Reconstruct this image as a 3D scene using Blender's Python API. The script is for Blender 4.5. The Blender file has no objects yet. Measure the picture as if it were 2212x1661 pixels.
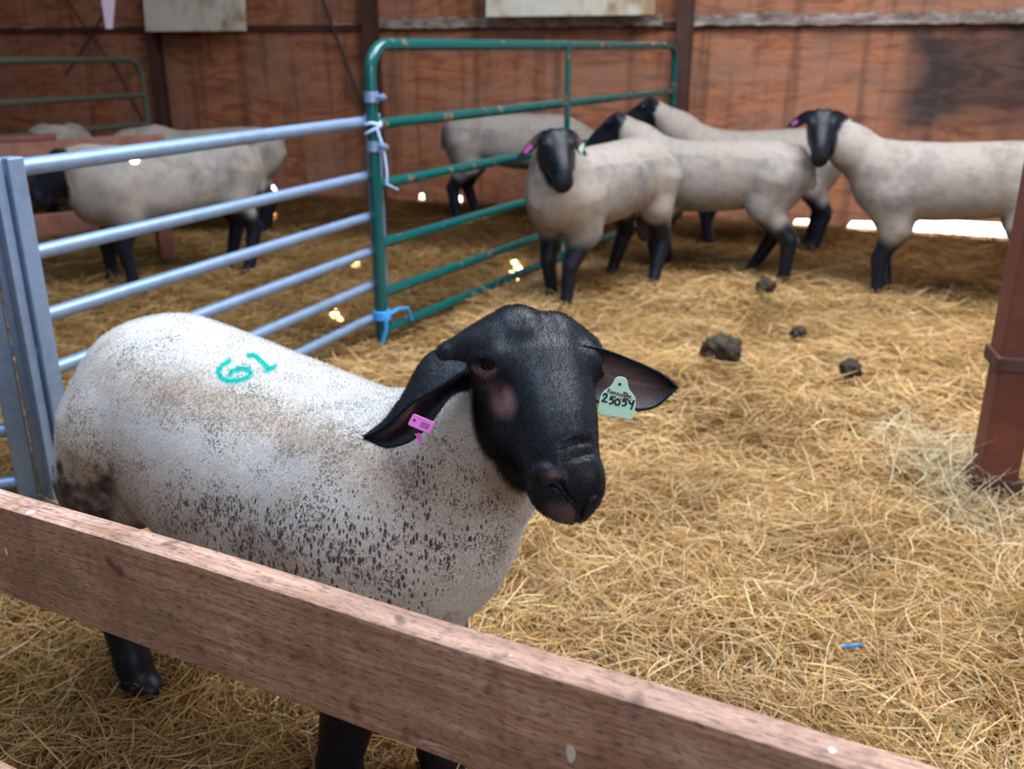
import bpy, math, random
import numpy as np
from mathutils import Vector, Matrix

# ------------------------------------------------------------------ camera, world, lights
C = bpy.context.scene.collection
SC = bpy.context.scene
CAM_H, CAM_PITCH, FPX, CX, CY = 1.3, math.radians(19.8), 2018.0, 1106.0, 830.5
cd = bpy.data.cameras.new('camera')
cd.sensor_width = 36.0
cd.lens = FPX * 36.0 / 2212.0
cd.clip_start = 0.02
cd.dof.use_dof = True
cd.dof.focus_distance = 1.27
cd.dof.aperture_fstop = 4.8
cam = bpy.data.objects.new('camera', cd)
C.objects.link(cam)
cam.location = (0, 0, CAM_H)
cam.rotation_euler = (math.pi / 2 - CAM_PITCH, 0, 0)
SC.camera = cam

SC.view_settings.view_transform = 'Standard'
SC.view_settings.look = 'None'
SC.view_settings.exposure = 0.0
SC.view_settings.gamma = 1.0
SC.view_settings.use_curve_mapping = False
SC.cycles_curves.shape = 'RIBBONS'
SC.cycles.max_bounces = 6
SC.cycles.diffuse_bounces = 3
SC.cycles.sample_clamp_indirect = 8.0

world = bpy.data.worlds.new('barn_daylight')
SC.world = world
world.use_nodes = True
wn = world.node_tree.nodes
wn['Background'].inputs['Color'].default_value = (0.82, 0.88, 1.0, 1)
wn['Background'].inputs['Strength'].default_value = 0.20


def area_light(name, loc, target, size, size_y, power, color):
    ld = bpy.data.lights.new(name, 'AREA')
    ld.shape = 'RECTANGLE'
    ld.size, ld.size_y, ld.energy, ld.color = size, size_y, power, color
    o = bpy.data.objects.new(name, ld)
    C.objects.link(o)
    o.location = loc
    o.rotation_euler = (Vector(target) - Vector(loc)).to_track_quat('-Z', 'Y').to_euler()
    return o


# translucent roof sheets over the pens, an added fill lamp behind the camera, daylight in the yard
area_light('roof_skylight', (1.7, 3.5, 4.2), (1.2, 3.0, 0), 3.2, 3.2, 450, (0.95, 0.97, 1.0))
area_light('roof_skylight', (-0.9, 2.0, 4.2), (-0.7, 1.6, 0), 1.6, 2.4, 155, (0.60, 0.78, 1.0))
area_light('rear_fill', (3.0, -2.6, 2.6), (0.0, 3.2, 0.6), 2.6, 2.2, 128, (0.97, 0.98, 1.0))
yl = area_light('yard_daylight', (3.1, 9.25, 2.2), (3.1, 9.25, 0), 7.5, 2.2, 3200, (1.0, 0.98, 0.95))
yl.rotation_euler = (0, 0, math.atan(-0.41))

rng = np.random.default_rng(7)
random.seed(7)


# ------------------------------------------------------------------ camera maths (real distances only)
def ray(u, v):
    x, y = (u - CX) / FPX, (CY - v) / FPX
    c, s = math.cos(CAM_PITCH), math.sin(CAM_PITCH)
    return np.array([x, c + y * s, -s + y * c])


def on_z(u, v, z=0.0):
    d = ray(u, v)
    return np.array([0, 0, CAM_H]) + d * ((z - CAM_H) / d[2])


def at_y(u, v, y):
    d = ray(u, v)
    return np.array([0, 0, CAM_H]) + d * (y / d[1])


def px(P):
    P = np.asarray(P, float)
    c, s = math.cos(CAM_PITCH), math.sin(CAM_PITCH)
    y, z = P[..., 1], P[..., 2] - CAM_H
    d = y * c - z * s
    return CX + FPX * P[..., 0] / d, CY - FPX * (y * s + z * c) / d


# ------------------------------------------------------------------ object helpers
def obj(name, mesh, mat=None, parent=None, smooth=False):
    o = bpy.data.objects.new(name, mesh)
    C.objects.link(o)
    if mat is not None:
        for m in (mat if isinstance(mat, (list, tuple)) else [mat]):
            mesh.materials.append(m)
    if parent is not None:
        o.parent = parent
    if smooth:
        mesh.polygons.foreach_set('use_smooth', [True] * len(mesh.polygons))
    return o


def tag(o, label=None, cat=None, group=None, kind=None):
    for k, v in (('label', label), ('category', cat), ('group', group), ('kind', kind)):
        if v:
            o[k] = v
    return o


def thing(name, label, cat, loc=(0, 0, 0), group=None, kind=None):
    o = bpy.data.objects.new(name, None)
    o.empty_display_size = 0.1
    C.objects.link(o)
    o.location = loc
    return tag(o, label, cat, group, kind)


def mesh_np(name, V, F):
    me = bpy.data.meshes.new(name)
    V = np.asarray(V, np.float32)
    F = np.asarray(F, np.int32)
    me.vertices.add(len(V))
    me.vertices.foreach_set('co', V.ravel())
    k = F.shape[1]
    me.loops.add(F.size)
    me.loops.foreach_set('vertex_index', F.ravel())
    me.polygons.add(len(F))
    me.polygons.foreach_set('loop_start', np.arange(0, F.size, k, dtype=np.int32))
    me.polygons.foreach_set('loop_total', np.full(len(F), k, np.int32))
    me.update(calc_edges=True)
    me.validate()
    return me


class MB:
    """collects shapes into one mesh"""

    def __init__(self):
        self.v, self.f = [], []

    def add(self, V, F):
        b = len(self.v)
        self.v += [tuple(map(float, p)) for p in V]
        self.f += [tuple(int(i) + b for i in q) for q in F]

    def box(self, c, size, R=None):
        x, y, z = [s / 2 for s in size]
        P = [(-x, -y, -z), (x, -y, -z), (x, y, -z), (-x, y, -z), (-x, -y, z), (x, -y, z), (x, y, z), (-x, y, z)]
        P = [Vector(p) for p in P]
        if R is not None:
            P = [R @ p for p in P]
        self.add([p + Vector(c) for p in P], [(0, 3, 2, 1), (4, 5, 6, 7), (0, 1, 5, 4), (1, 2, 6, 5), (2, 3, 7, 6), (3, 0, 4, 7)])

    def tube(self, pts, r, n=14, r2=None, cap=True):
        pts = [Vector(p) for p in pts]
        m = len(pts)
        V, F = [], []
        prev = None
        for i, p in enumerate(pts):
            d = (pts[min(i + 1, m - 1)] - pts[max(i - 1, 0)]).normalized()
            if prev is None:
                a = d.cross(Vector((0, 0, 1)))
                if a.length < 1e-3:
                    a = d.cross(Vector((0, 1, 0)))
            else:
                a = prev - d * prev.dot(d)
            a.normalize()
            prev = a
            b = d.cross(a)
            rr = r if r2 is None else r + (r2 - r) * i / (m - 1)
            for k in range(n):
                t = 2 * math.pi * k / n
                V.append(p + a * (rr * math.cos(t)) + b * (rr * math.sin(t)))
        for i in range(m - 1):
            for k in range(n):
                F.append((i * n + k, i * n + (k + 1) % n, (i + 1) * n + (k + 1) % n, (i + 1) * n + k))
        self.add(V, F)
        if cap:
            b = len(self.v) - m * n
            self.f.append(tuple(b + k for k in reversed(range(n))))
            self.f.append(tuple(b + (m - 1) * n + k for k in range(n)))

    def prism(self, outline, axis_o, ax, ay, az, depth):
        """outline (2D) extruded along az by depth"""
        ax, ay, az, o = Vector(ax), Vector(ay), Vector(az), Vector(axis_o)
        n = len(outline)
        A = [o + ax * p[0] + ay * p[1] for p in outline]
        B = [p + az * depth for p in A]
        self.add(A + B, [tuple(reversed(range(n))), tuple(range(n, 2 * n))] + [(i, (i + 1) % n, n + (i + 1) % n, n + i) for i in range(n)])

    def build(self, name, mat=None, parent=None, smooth=False, bevel=0.0, loc=None):
        me = bpy.data.meshes.new(name)
        if loc is not None:
            L = Vector(loc)
            self.v = [tuple(Vector(p) - L) for p in self.v]
        me.from_pydata(self.v, [], self.f)
        me.update()
        o = obj(name, me, mat, parent, smooth)
        if loc is not None:
            o.location = loc
        if smooth:
            me.set_sharp_from_angle(angle=math.radians(40))
        if bevel:
            b = o.modifiers.new('bevel', 'BEVEL')
            b.width = bevel
            b.segments = 2
            b.limit_method = 'ANGLE'
        return o


# ------------------------------------------------------------------ materials
class Mat:
    def __init__(self, name):
        self.m = bpy.data.materials.new(name)
        self.m.use_nodes = True
        self.nt = self.m.node_tree
        self.b = self.nt.nodes['Principled BSDF']
        self._o = None

    def n(self, t, **kw):
        nd = self.nt.nodes.new(t)
        for k, v in kw.items():
            if k in nd.inputs:
                nd.inputs[k].default_value = v
            else:
                setattr(nd, k, v)
        return nd

    def link(self, a, b):
        self.nt.links.new(a, b)

    def obj(self, scale=(1, 1, 1), rot=(0, 0, 0), loc=(0, 0, 0)):
        if self._o is None:
            self._o = self.n('ShaderNodeTexCoord').outputs['Object']
        mp = self.n('ShaderNodeMapping')
        mp.inputs['Scale'].default_value = scale
        mp.inputs['Rotation'].default_value = rot
        mp.inputs['Location'].default_value = loc
        self.link(self._o, mp.inputs['Vector'])
        return mp.outputs['Vector']

    def noise(self, vec, scale, detail=4, rough=0.6, dist=0.0):
        nd = self.n('ShaderNodeTexNoise')
        nd.inputs['Scale'].default_value = scale
        nd.inputs['Detail'].default_value = detail
        nd.inputs['Roughness'].default_value = rough
        nd.inputs['Distortion'].default_value = dist
        self.link(vec, nd.inputs['Vector'])
        return nd.outputs['Fac']

    def ramp(self, fac, stops):
        nd = self.n('ShaderNodeValToRGB')
        cr = nd.color_ramp
        while len(cr.elements) < len(stops):
            cr.elements.new(0.5)
        for e, (p, c) in zip(cr.elements, stops):
            e.position = p
            e.color = (c, c, c, 1) if isinstance(c, (int, float)) else (*c, 1)
        self.link(fac, nd.inputs['Fac'])
        return nd.outputs['Color']

    def mix(self, fac, a, b, mode='MIX'):
        nd = self.n('ShaderNodeMix', data_type='RGBA', blend_type=mode)
        for s, v in ((nd.inputs[0], fac), (nd.inputs[6], a), (nd.inputs[7], b)):
            if hasattr(v, 'is_linked') or hasattr(v, 'links'):
                self.link(v, s)
            elif isinstance(v, (int, float)):
                s.default_value = v if s.type == 'VALUE' else (v, v, v, 1)
            else:
                s.default_value = (*v, 1)
        return nd.outputs[2]

    def math(self, op, a, b=0.0, c=None, clamp=False):
        nd = self.n('ShaderNodeMath', operation=op, use_clamp=clamp)
        for s, v in zip(nd.inputs, (a, b) if c is None else (a, b, c)):
            if isinstance(v, (int, float)):
                s.default_value = v
            else:
                self.link(v, s)
        return nd.outputs[0]

    def attr(self, name, out='Fac'):
        return self.n('ShaderNodeAttribute', attribute_name=name).outputs[out]

    def color(self, c):
        if isinstance(c, tuple):
            self.b.inputs['Base Color'].default_value = (*c, 1)
        else:
            self.link(c, self.b.inputs['Base Color'])
        return self

    def bump(self, fac, strength=0.3, dist=0.01):
        bn = self.n('ShaderNodeBump')
        bn.inputs['Strength'].default_value = strength
        bn.inputs['Distance'].default_value = dist
        self.link(fac, bn.inputs['Height'])
        self.link(bn.outputs['Normal'], self.b.inputs['Normal'])

    def set(self, rough=0.6, metal=0.0, spec=0.5):
        if isinstance(rough, (int, float)):
            self.b.inputs['Roughness'].default_value = rough
        else:
            self.link(rough, self.b.inputs['Roughness'])
        self.b.inputs['Metallic'].default_value = metal
        self.b.inputs['Specular IOR Level'].default_value = spec
        return self


def simple(name, col, rough=0.6, metal=0.0, spec=0.5):
    return Mat(name).color(col).set(rough, metal, spec).m


def make_plywood():
    m = Mat('red_brown_plywood')
    big = m.noise(m.obj((0.9, 0.9, 1.5)), 1.6, 5, 0.6)
    grain = m.noise(m.obj((0.7, 2.0, 3.2)), 2.0, 6, 0.72, 2.2)
    fine = m.noise(m.obj((1, 4, 26)), 4.0, 4, 0.7)
    streak = m.noise(m.obj((5, 5, 0.35)), 1.6, 3, 0.6)
    c = m.ramp(grain, [(0.30, (0.12, 0.040, 0.020)), (0.45, (0.35, 0.125, 0.058)), (0.58, (0.55, 0.220, 0.108)), (0.72, (0.30, 0.112, 0.058))])
    c = m.mix(m.ramp(fine, [(0.35, 0.0), (0.7, 0.35)]), c, (0.16, 0.058, 0.03))
    c = m.mix(m.ramp(big, [(0.40, 0.0), (0.66, 0.62)]), c, (0.33, 0.195, 0.148))
    c = m.mix(m.ramp(streak, [(0.50, 0.0), (0.66, 0.5)]), c, (0.085, 0.036, 0.022))
    # soot-dark stain on the right-hand sheet (wall coordinates, metres along the wall)
    sep = m.n('ShaderNodeSeparateXYZ')
    wob = m.n('ShaderNodeTexNoise')
    wob.inputs['Scale'].default_value = 3.0
    v0 = m.obj()
    m.link(v0, wob.inputs['Vector'])
    add = m.n('ShaderNodeVectorMath', operation='SCALE')
    m.link(wob.outputs['Color'], add.inputs[0])
    add.inputs['Scale'].default_value = 0.42
    ad2 = m.n('ShaderNodeVectorMath', operation='ADD')
    m.link(v0, ad2.inputs[0])
    m.link(add.outputs[0], ad2.inputs[1])
    m.link(ad2.outputs[0], sep.inputs[0])
    sx = m.math('SMOOTH_MIN', m.math('MULTIPLY', m.math('SUBTRACT', sep.outputs[0], 3.18), 3.4), 1.0, 0.3)
    sz1 = m.math('MULTIPLY', m.math('SUBTRACT', sep.outputs[2], 0.80), 3.0)
    sz2 = m.math('MULTIPLY', m.math('SUBTRACT', 1.72, sep.outputs[2]), 6.0)
    st = m.math('MINIMUM', m.math('MINIMUM', sx, sz1), m.math('MINIMUM', sz2, 0.93), clamp=True)
    st = m.math('MAXIMUM', st, 0.0)
    st = m.math('MULTIPLY', st, m.ramp(big, [(0.35, 0.8), (0.6, 1.0)]))
    c = m.mix(st, c, m.mix(m.ramp(grain, [(0.45, 0.0), (0.75, 1.0)]), (0.017, 0.017, 0.021), (0.055, 0.050, 0.050)))
    m.color(c).set(0.72, 0, 0.3)
    m.bump(fine, 0.25, 0.004)
    return m.m


def make_board_wood():
    m = Mat('weathered_pink_board')
    g = m.noise(m.obj((0.7, 12, 12)), 4.5, 6, 0.7, 0.8)
    lines = m.noise(m.obj((1.3, 40, 40)), 4.0, 5, 0.75, 0.4)
    pores = m.noise(m.obj((14, 60, 60)), 5.0, 3, 0.65)
    blot = m.noise(m.obj((4, 5, 5)), 1.6, 6, 0.7, 0.6)
    spot = m.noise(m.obj((12, 14, 14)), 1.7, 2, 0.5)
    vert = m.noise(m.obj((13, 4, 1.6)), 1.0, 4, 0.65)
    chip = m.noise(m.obj((30, 30, 14)), 1.2, 1, 0.4)
    c = m.ramp(g, [(0.30, (0.36, 0.185, 0.120)), (0.5, (0.56, 0.335, 0.240)), (0.70, (0.68, 0.47, 0.375))])
    c = m.mix(m.ramp(lines, [(0.46, 0.0), (0.62, 0.75)]), c, (0.25, 0.130, 0.095))
    c = m.mix(m.ramp(blot, [(0.44, 0.0), (0.66, 0.7)]), c, (0.29, 0.165, 0.122))
    c = m.mix(m.ramp(vert, [(0.50, 0.0), (0.68, 0.55)]), c, (0.29, 0.130, 0.072))
    c = m.mix(m.ramp(spot, [(0.64, 0.0), (0.72, 0.75)]), c, (0.075, 0.048, 0.040))
    c = m.mix(m.ramp(pores, [(0.51, 0.0), (0.66, 0.72)]), c, (0.095, 0.050, 0.040))
    c = m.mix(m.ramp(chip, [(0.745, 0.0), (0.755, 0.9)]), c, (0.72, 0.66, 0.60))
    m.color(c).set(0.62, 0, 0.35)
    m.bump(m.math('ADD', pores, lines), 0.35, 0.002)
    return m.m


def make_green_paint(name, col, rust):
    m = Mat(name)
    ch = m.noise(m.obj((3, 3, 3)), 3.0, 5, 0.65)
    fine = m.noise(m.obj((30, 30, 30)), 2.0, 3, 0.6)
    mask = m.ramp(m.math('ADD', ch, m.math('MULTIPLY', fine, 0.25)), [(0.735, 0.0), (0.78, 1.0)])
    c = m.mix(m.math('MULTIPLY', mask, rust), col, (0.20, 0.088, 0.060))
    m.color(c)
    m.set(m.math('ADD', 0.20, m.math('MULTIPLY', mask, 0.4)), 0, 0.6)
    return m.m


def make_galv():
    m = Mat('galvanised_steel')
    sp = m.n('ShaderNodeTexVoronoi')
    sp.inputs['Scale'].default_value = 60
    m.link(m.obj(), sp.inputs['Vector'])
    d = m.noise(m.obj(), 9.0, 4, 0.6)
    c = m.mix(m.ramp(sp.outputs['Color'], [(0.2, 0.0), (0.9, 0.35)]), (0.22, 0.33, 0.52), (0.30, 0.41, 0.60))
    c = m.mix(m.ramp(d, [(0.5, 0.0), (0.75, 0.5)]), c, (0.14, 0.19, 0.28))
    m.color(c).set(0.45, 0.5, 0.5)
    return m.m


def make_rust(name, a, b):
    m = Mat(name)
    d = m.noise(m.obj(), 7.0, 6, 0.65)
    e = m.noise(m.obj((1, 1, 0.3)), 16.0, 4, 0.6)
    c = m.ramp(d, [(0.32, a), (0.55, b), (0.75, a)])
    c = m.mix(m.ramp(e, [(0.5, 0.0), (0.7, 0.5)]), c, (0.10, 0.06, 0.06))
    m.color(c).set(0.6, 0, 0.4)
    m.bump(d, 0.3, 0.004)
    return m.m


def make_floor():
    m = Mat('trodden_bedding')
    a = m.noise(m.obj((10, 3, 3)), 3.0, 5, 0.7, 0.8)
    b = m.noise(m.obj(), 2.0, 5, 0.6)
    c = m.ramp(a, [(0.3, (0.055, 0.030, 0.012)), (0.55, (0.17, 0.10, 0.036)), (0.75, (0.29, 0.19, 0.085))])
    c = m.mix(m.ramp(b, [(0.45, 0.0), (0.7, 0.6)]), c, (0.07, 0.038, 0.015))
    m.color(c).set(0.85, 0, 0.2)
    m.bump(a, 0.5, 0.02)
    return m.m


def make_straw():
    m = Mat('straw')
    c = m.attr('col', 'Color')
    m.color(c).set(0.55, 0, 0.35)
    tr = m.n('ShaderNodeBsdfTranslucent')
    m.link(c, tr.inputs['Color'])
    mx = m.n('ShaderNodeMixShader')
    mx.inputs[0].default_value = 0.25
    out = [n for n in m.nt.nodes if n.type == 'OUTPUT_MATERIAL'][0]
    m.link(m.b.outputs[0], mx.inputs[1])
    m.link(tr.outputs[0], mx.inputs[2])
    m.link(mx.outputs[0], out.inputs['Surface'])
    return m.m


def make_sheep(name, fine):
    m = Mat(name)
    wool, spot, paint = m.attr('wool'), m.attr('spot'), m.attr('paint')
    pink, dirt = m.attr('pink'), m.attr('dirt')
    n1 = m.noise(m.obj(), 9.0, 5, 0.6)
    n2 = m.noise(m.obj(), 330.0 if fine else 55.0, 2, 0.6)
    if fine:
        w = m.ramp(n1, [(0.33, (0.56, 0.52, 0.475)), (0.5, (0.65, 0.64, 0.63)), (0.68, (0.575, 0.57, 0.57))])
        w = m.mix(m.ramp(n2, [(0.34, 0.45), (0.52, 0.0)]), w, (0.34, 0.30, 0.27))
        v2 = m.n('ShaderNodeTexVoronoi')
        v2.inputs['Scale'].default_value = 260.0
        m.link(m.obj((1.25, 1.25, 0.75)), v2.inputs['Vector'])
        s2 = m.n('ShaderNodeSeparateColor')
        m.link(v2.outputs['Color'], s2.inputs[0])
        n3 = m.noise(m.obj(), 16.0, 4, 0.65)
        dens = m.math('MULTIPLY', m.ramp(n3, [(0.36, 0.05), (0.66, 0.85)]), m.math('ADD', 0.58, m.math('MULTIPLY', spot, 0.25)))
        dens = m.math('ADD', dens, m.math('MULTIPLY', dirt, 0.35))
        on = m.math('DIVIDE', m.math('SUBTRACT', m.math('MULTIPLY', dens, s2.outputs[0]), m.math('MULTIPLY', v2.outputs['Distance'], 0.62)), 0.10, clamp=True)
        w = m.mix(m.math('MULTIPLY', on, 0.85), w, (0.13, 0.115, 0.11))
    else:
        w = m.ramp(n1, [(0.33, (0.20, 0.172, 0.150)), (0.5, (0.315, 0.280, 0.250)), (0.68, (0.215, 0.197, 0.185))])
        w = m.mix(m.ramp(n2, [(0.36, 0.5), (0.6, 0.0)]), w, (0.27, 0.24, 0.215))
    w = m.mix(m.math('MULTIPLY', dirt, m.ramp(n1, [(0.25, 0.6), (0.7, 1.0)])), w, (0.36, 0.265, 0.18))
    # dark flecks where the shears cut down to the dark under-wool
    vo = m.n('ShaderNodeTexVoronoi')
    vo.inputs['Scale'].default_value = 120.0 if fine else 30.0
    vv = m.obj((1.45, 1.45, 0.55))
    wob = m.n('ShaderNodeTexNoise')
    wob.inputs['Scale'].default_value = 60.0
    m.link(vv, wob.inputs['Vector'])
    sc = m.n('ShaderNodeVectorMath', operation='SCALE')
    sc.inputs['Scale'].default_value = 0.008 if fine else 0.03
    m.link(wob.outputs['Color'], sc.inputs[0])
    ad = m.n('ShaderNodeVectorMath', operation='ADD')
    m.link(vv, ad.inputs[0])
    m.link(sc.outputs[0], ad.inputs[1])
    m.link(ad.outputs[0], vo.inputs['Vector'])
    thr = m.math('MULTIPLY', spot, 0.50)
    rnd = m.n('ShaderNodeSeparateColor')
    m.link(vo.outputs['Color'], rnd.inputs[0])
    thr = m.math('MULTIPLY', thr, m.math('ADD', 0.35, m.math('MULTIPLY', rnd.outputs[0], 0.9)))
    ss = m.math('DIVIDE', m.math('SUBTRACT', thr, vo.outputs['Distance']), 0.10, clamp=True)
    ss = m.math('MULTIPLY', ss, m.math('GREATER_THAN', spot, 0.02))
    if fine:
        w = m.mix(m.math('MULTIPLY', ss, 0.93), w, (0.060, 0.058, 0.072))
    else:
        w = m.mix(m.math('MULTIPLY', m.math('MULTIPLY', spot, 1.5, clamp=True), m.ramp(m.noise(m.obj(), 11.0, 5, 0.65), [(0.38, 0.05), (0.62, 0.8)])), w, (0.13, 0.125, 0.125))
    w = m.mix(paint, w, (0.0, 0.36, 0.31))
    k = m.mix(m.ramp(m.noise(m.obj(), 70.0 if fine else 20.0, 3), [(0.4, 0.0), (0.7, 1.0)]), (0.0045, 0.0075, 0.014), (0.012, 0.0125, 0.020))
    k = m.mix(pink, k, (0.40, 0.245, 0.235))
    c = m.mix(wool, k, w)
    m.color(c)
    m.set(m.math('ADD', 0.40, m.math('MULTIPLY', wool, 0.45)), 0, 0.24)
    if fine:
        m.bump(m.noise(m.obj(), 260.0, 3, 0.7), 0.35, 0.002)
    else:
        m.bump(m.noise(m.obj(), 60.0, 3, 0.7), 0.4, 0.008)
    return m.m


M = {
    'ply': make_plywood(), 'board': make_board_wood(),
    'green': make_green_paint('green_gate_paint', (0.0, 0.075, 0.075), 0.95),
    'olive': make_green_paint('dull_olive_gate_paint', (0.070, 0.085, 0.060), 0.5),
    'galv': make_galv(),
    'rust': make_rust('red_oxide_steel', (0.19, 0.050, 0.030), (0.12, 0.035, 0.026)),
    'darksteel': make_rust('dark_stained_steel', (0.050, 0.022, 0.016), (0.075, 0.030, 0.022)),
    'floor': make_floor(), 'straw': make_straw(),
    'sheep': make_sheep('suffolk_close', True), 'flock': make_sheep('suffolk_flock', False),
    'eye': simple('wet_dark_eye', (0.004, 0.0035, 0.004), 0.03, 0, 0.35),
    'sclera': simple('eye_rim', (0.19, 0.14, 0.13), 0.35),
    'greentag': simple('pale_green_plastic', (0.46, 0.72, 0.58), 0.45),
    'purpletag': simple('magenta_plastic', (0.60, 0.13, 0.50), 0.4),
    'purpleprint': simple('faded_tag_print', (0.20, 0.07, 0.16), 0.6),
    'ink': simple('blue_black_ink', (0.008, 0.035, 0.06), 0.5),
    'brownink': simple('faded_brown_ink', (0.17, 0.115, 0.08), 0.7),
    'hole': simple('dark_hole', (0.006, 0.012, 0.012), 0.8),
    'twine': simple('blue_twine', (0.03, 0.30, 0.72), 0.5),
    'paletwine': simple('bleached_twine', (0.42, 0.56, 0.82), 0.5),
    'white': Mat('dirty_white_board').set(0.6).m,
    'dung': None, 'trim': None,
    'yard': simple('pale_concrete', (0.75, 0.73, 0.70), 0.9),
    'pinkstrap': simple('faded_pink_strap', (0.62, 0.50, 0.62), 0.6),
    'wire': simple('dark_wire', (0.030, 0.020, 0.018), 0.6),
    'rail': make_rust('red_brown_rail', (0.16, 0.062, 0.042), (0.25, 0.108, 0.076)),
}


def make_white():
    m = Mat('stained_white_board')
    d = m.noise(m.obj(), 2.2, 5, 0.65)
    e = m.noise(m.obj((6, 6, 1)), 2.0, 3)
    c = m.ramp(d, [(0.36, (0.70, 0.70, 0.64)), (0.50, (0.62, 0.58, 0.48)), (0.60, (0.36, 0.25, 0.14))])
    c = m.mix(m.ramp(e, [(0.58, 0.0), (0.8, 0.4)]), c, (0.30, 0.27, 0.25))
    m.color(c).set(0.6)
    return m.m


def make_dung():
    m = Mat('dark_manure')
    d = m.noise(m.obj(), 30.0, 5, 0.7)
    m.color(m.ramp(d, [(0.35, (0.012, 0.009, 0.006)), (0.7, (0.055, 0.036, 0.020))])).set(0.8)
    m.bump(d, 0.8, 0.01)
    return m.m


def make_ledge():
    m = Mat('dusty_torn_lining')
    d = m.noise(m.obj((2, 6, 6)), 4.0, 6, 0.7)
    m.color(m.ramp(d, [(0.35, (0.13, 0.085, 0.065)), (0.52, (0.34, 0.28, 0.25)), (0.7, (0.60, 0.55, 0.52))])).set(0.8)
    m.bump(d, 1.0, 0.03)
    return m.m


M['white'], M['dung'], M['trim'] = make_white(), make_dung(), make_ledge()


# ------------------------------------------------------------------ noise on the ground
_tab = rng.random((64, 64))


def vnoise(x, y):
    x, y = np.asarray(x, float), np.asarray(y, float)
    xi, yi = np.floor(x).astype(int), np.floor(y).astype(int)
    fx, fy = x - xi, y - yi
    fx, fy = fx * fx * (3 - 2 * fx), fy * fy * (3 - 2 * fy)
    a = _tab[xi % 64, yi % 64]
    b = _tab[(xi + 1) % 64, yi % 64]
    c = _tab[xi % 64, (yi + 1) % 64]
    d = _tab[(xi + 1) % 64, (yi + 1) % 64]
    return (a * (1 - fx) + b * fx) * (1 - fy) + (c * (1 - fx) + d * fx) * fy


def wall_y(x):
    return 8.42 - 0.41 * x


def ground_h(x, y):
    h = 0.085 * (vnoise(x * 1.7 + 9, y * 1.7 + 3) - 0.5) + 0.040 * (vnoise(x * 4.3, y * 4.3) - 0.5) + 0.012 * (vnoise(x * 13, y * 13) - 0.5)
    edge = np.clip((wall_y(np.asarray(x)) - np.asarray(y)) / 1.2, 0, 1)
    return h * edge - 0.03 * (1 - edge)


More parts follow.
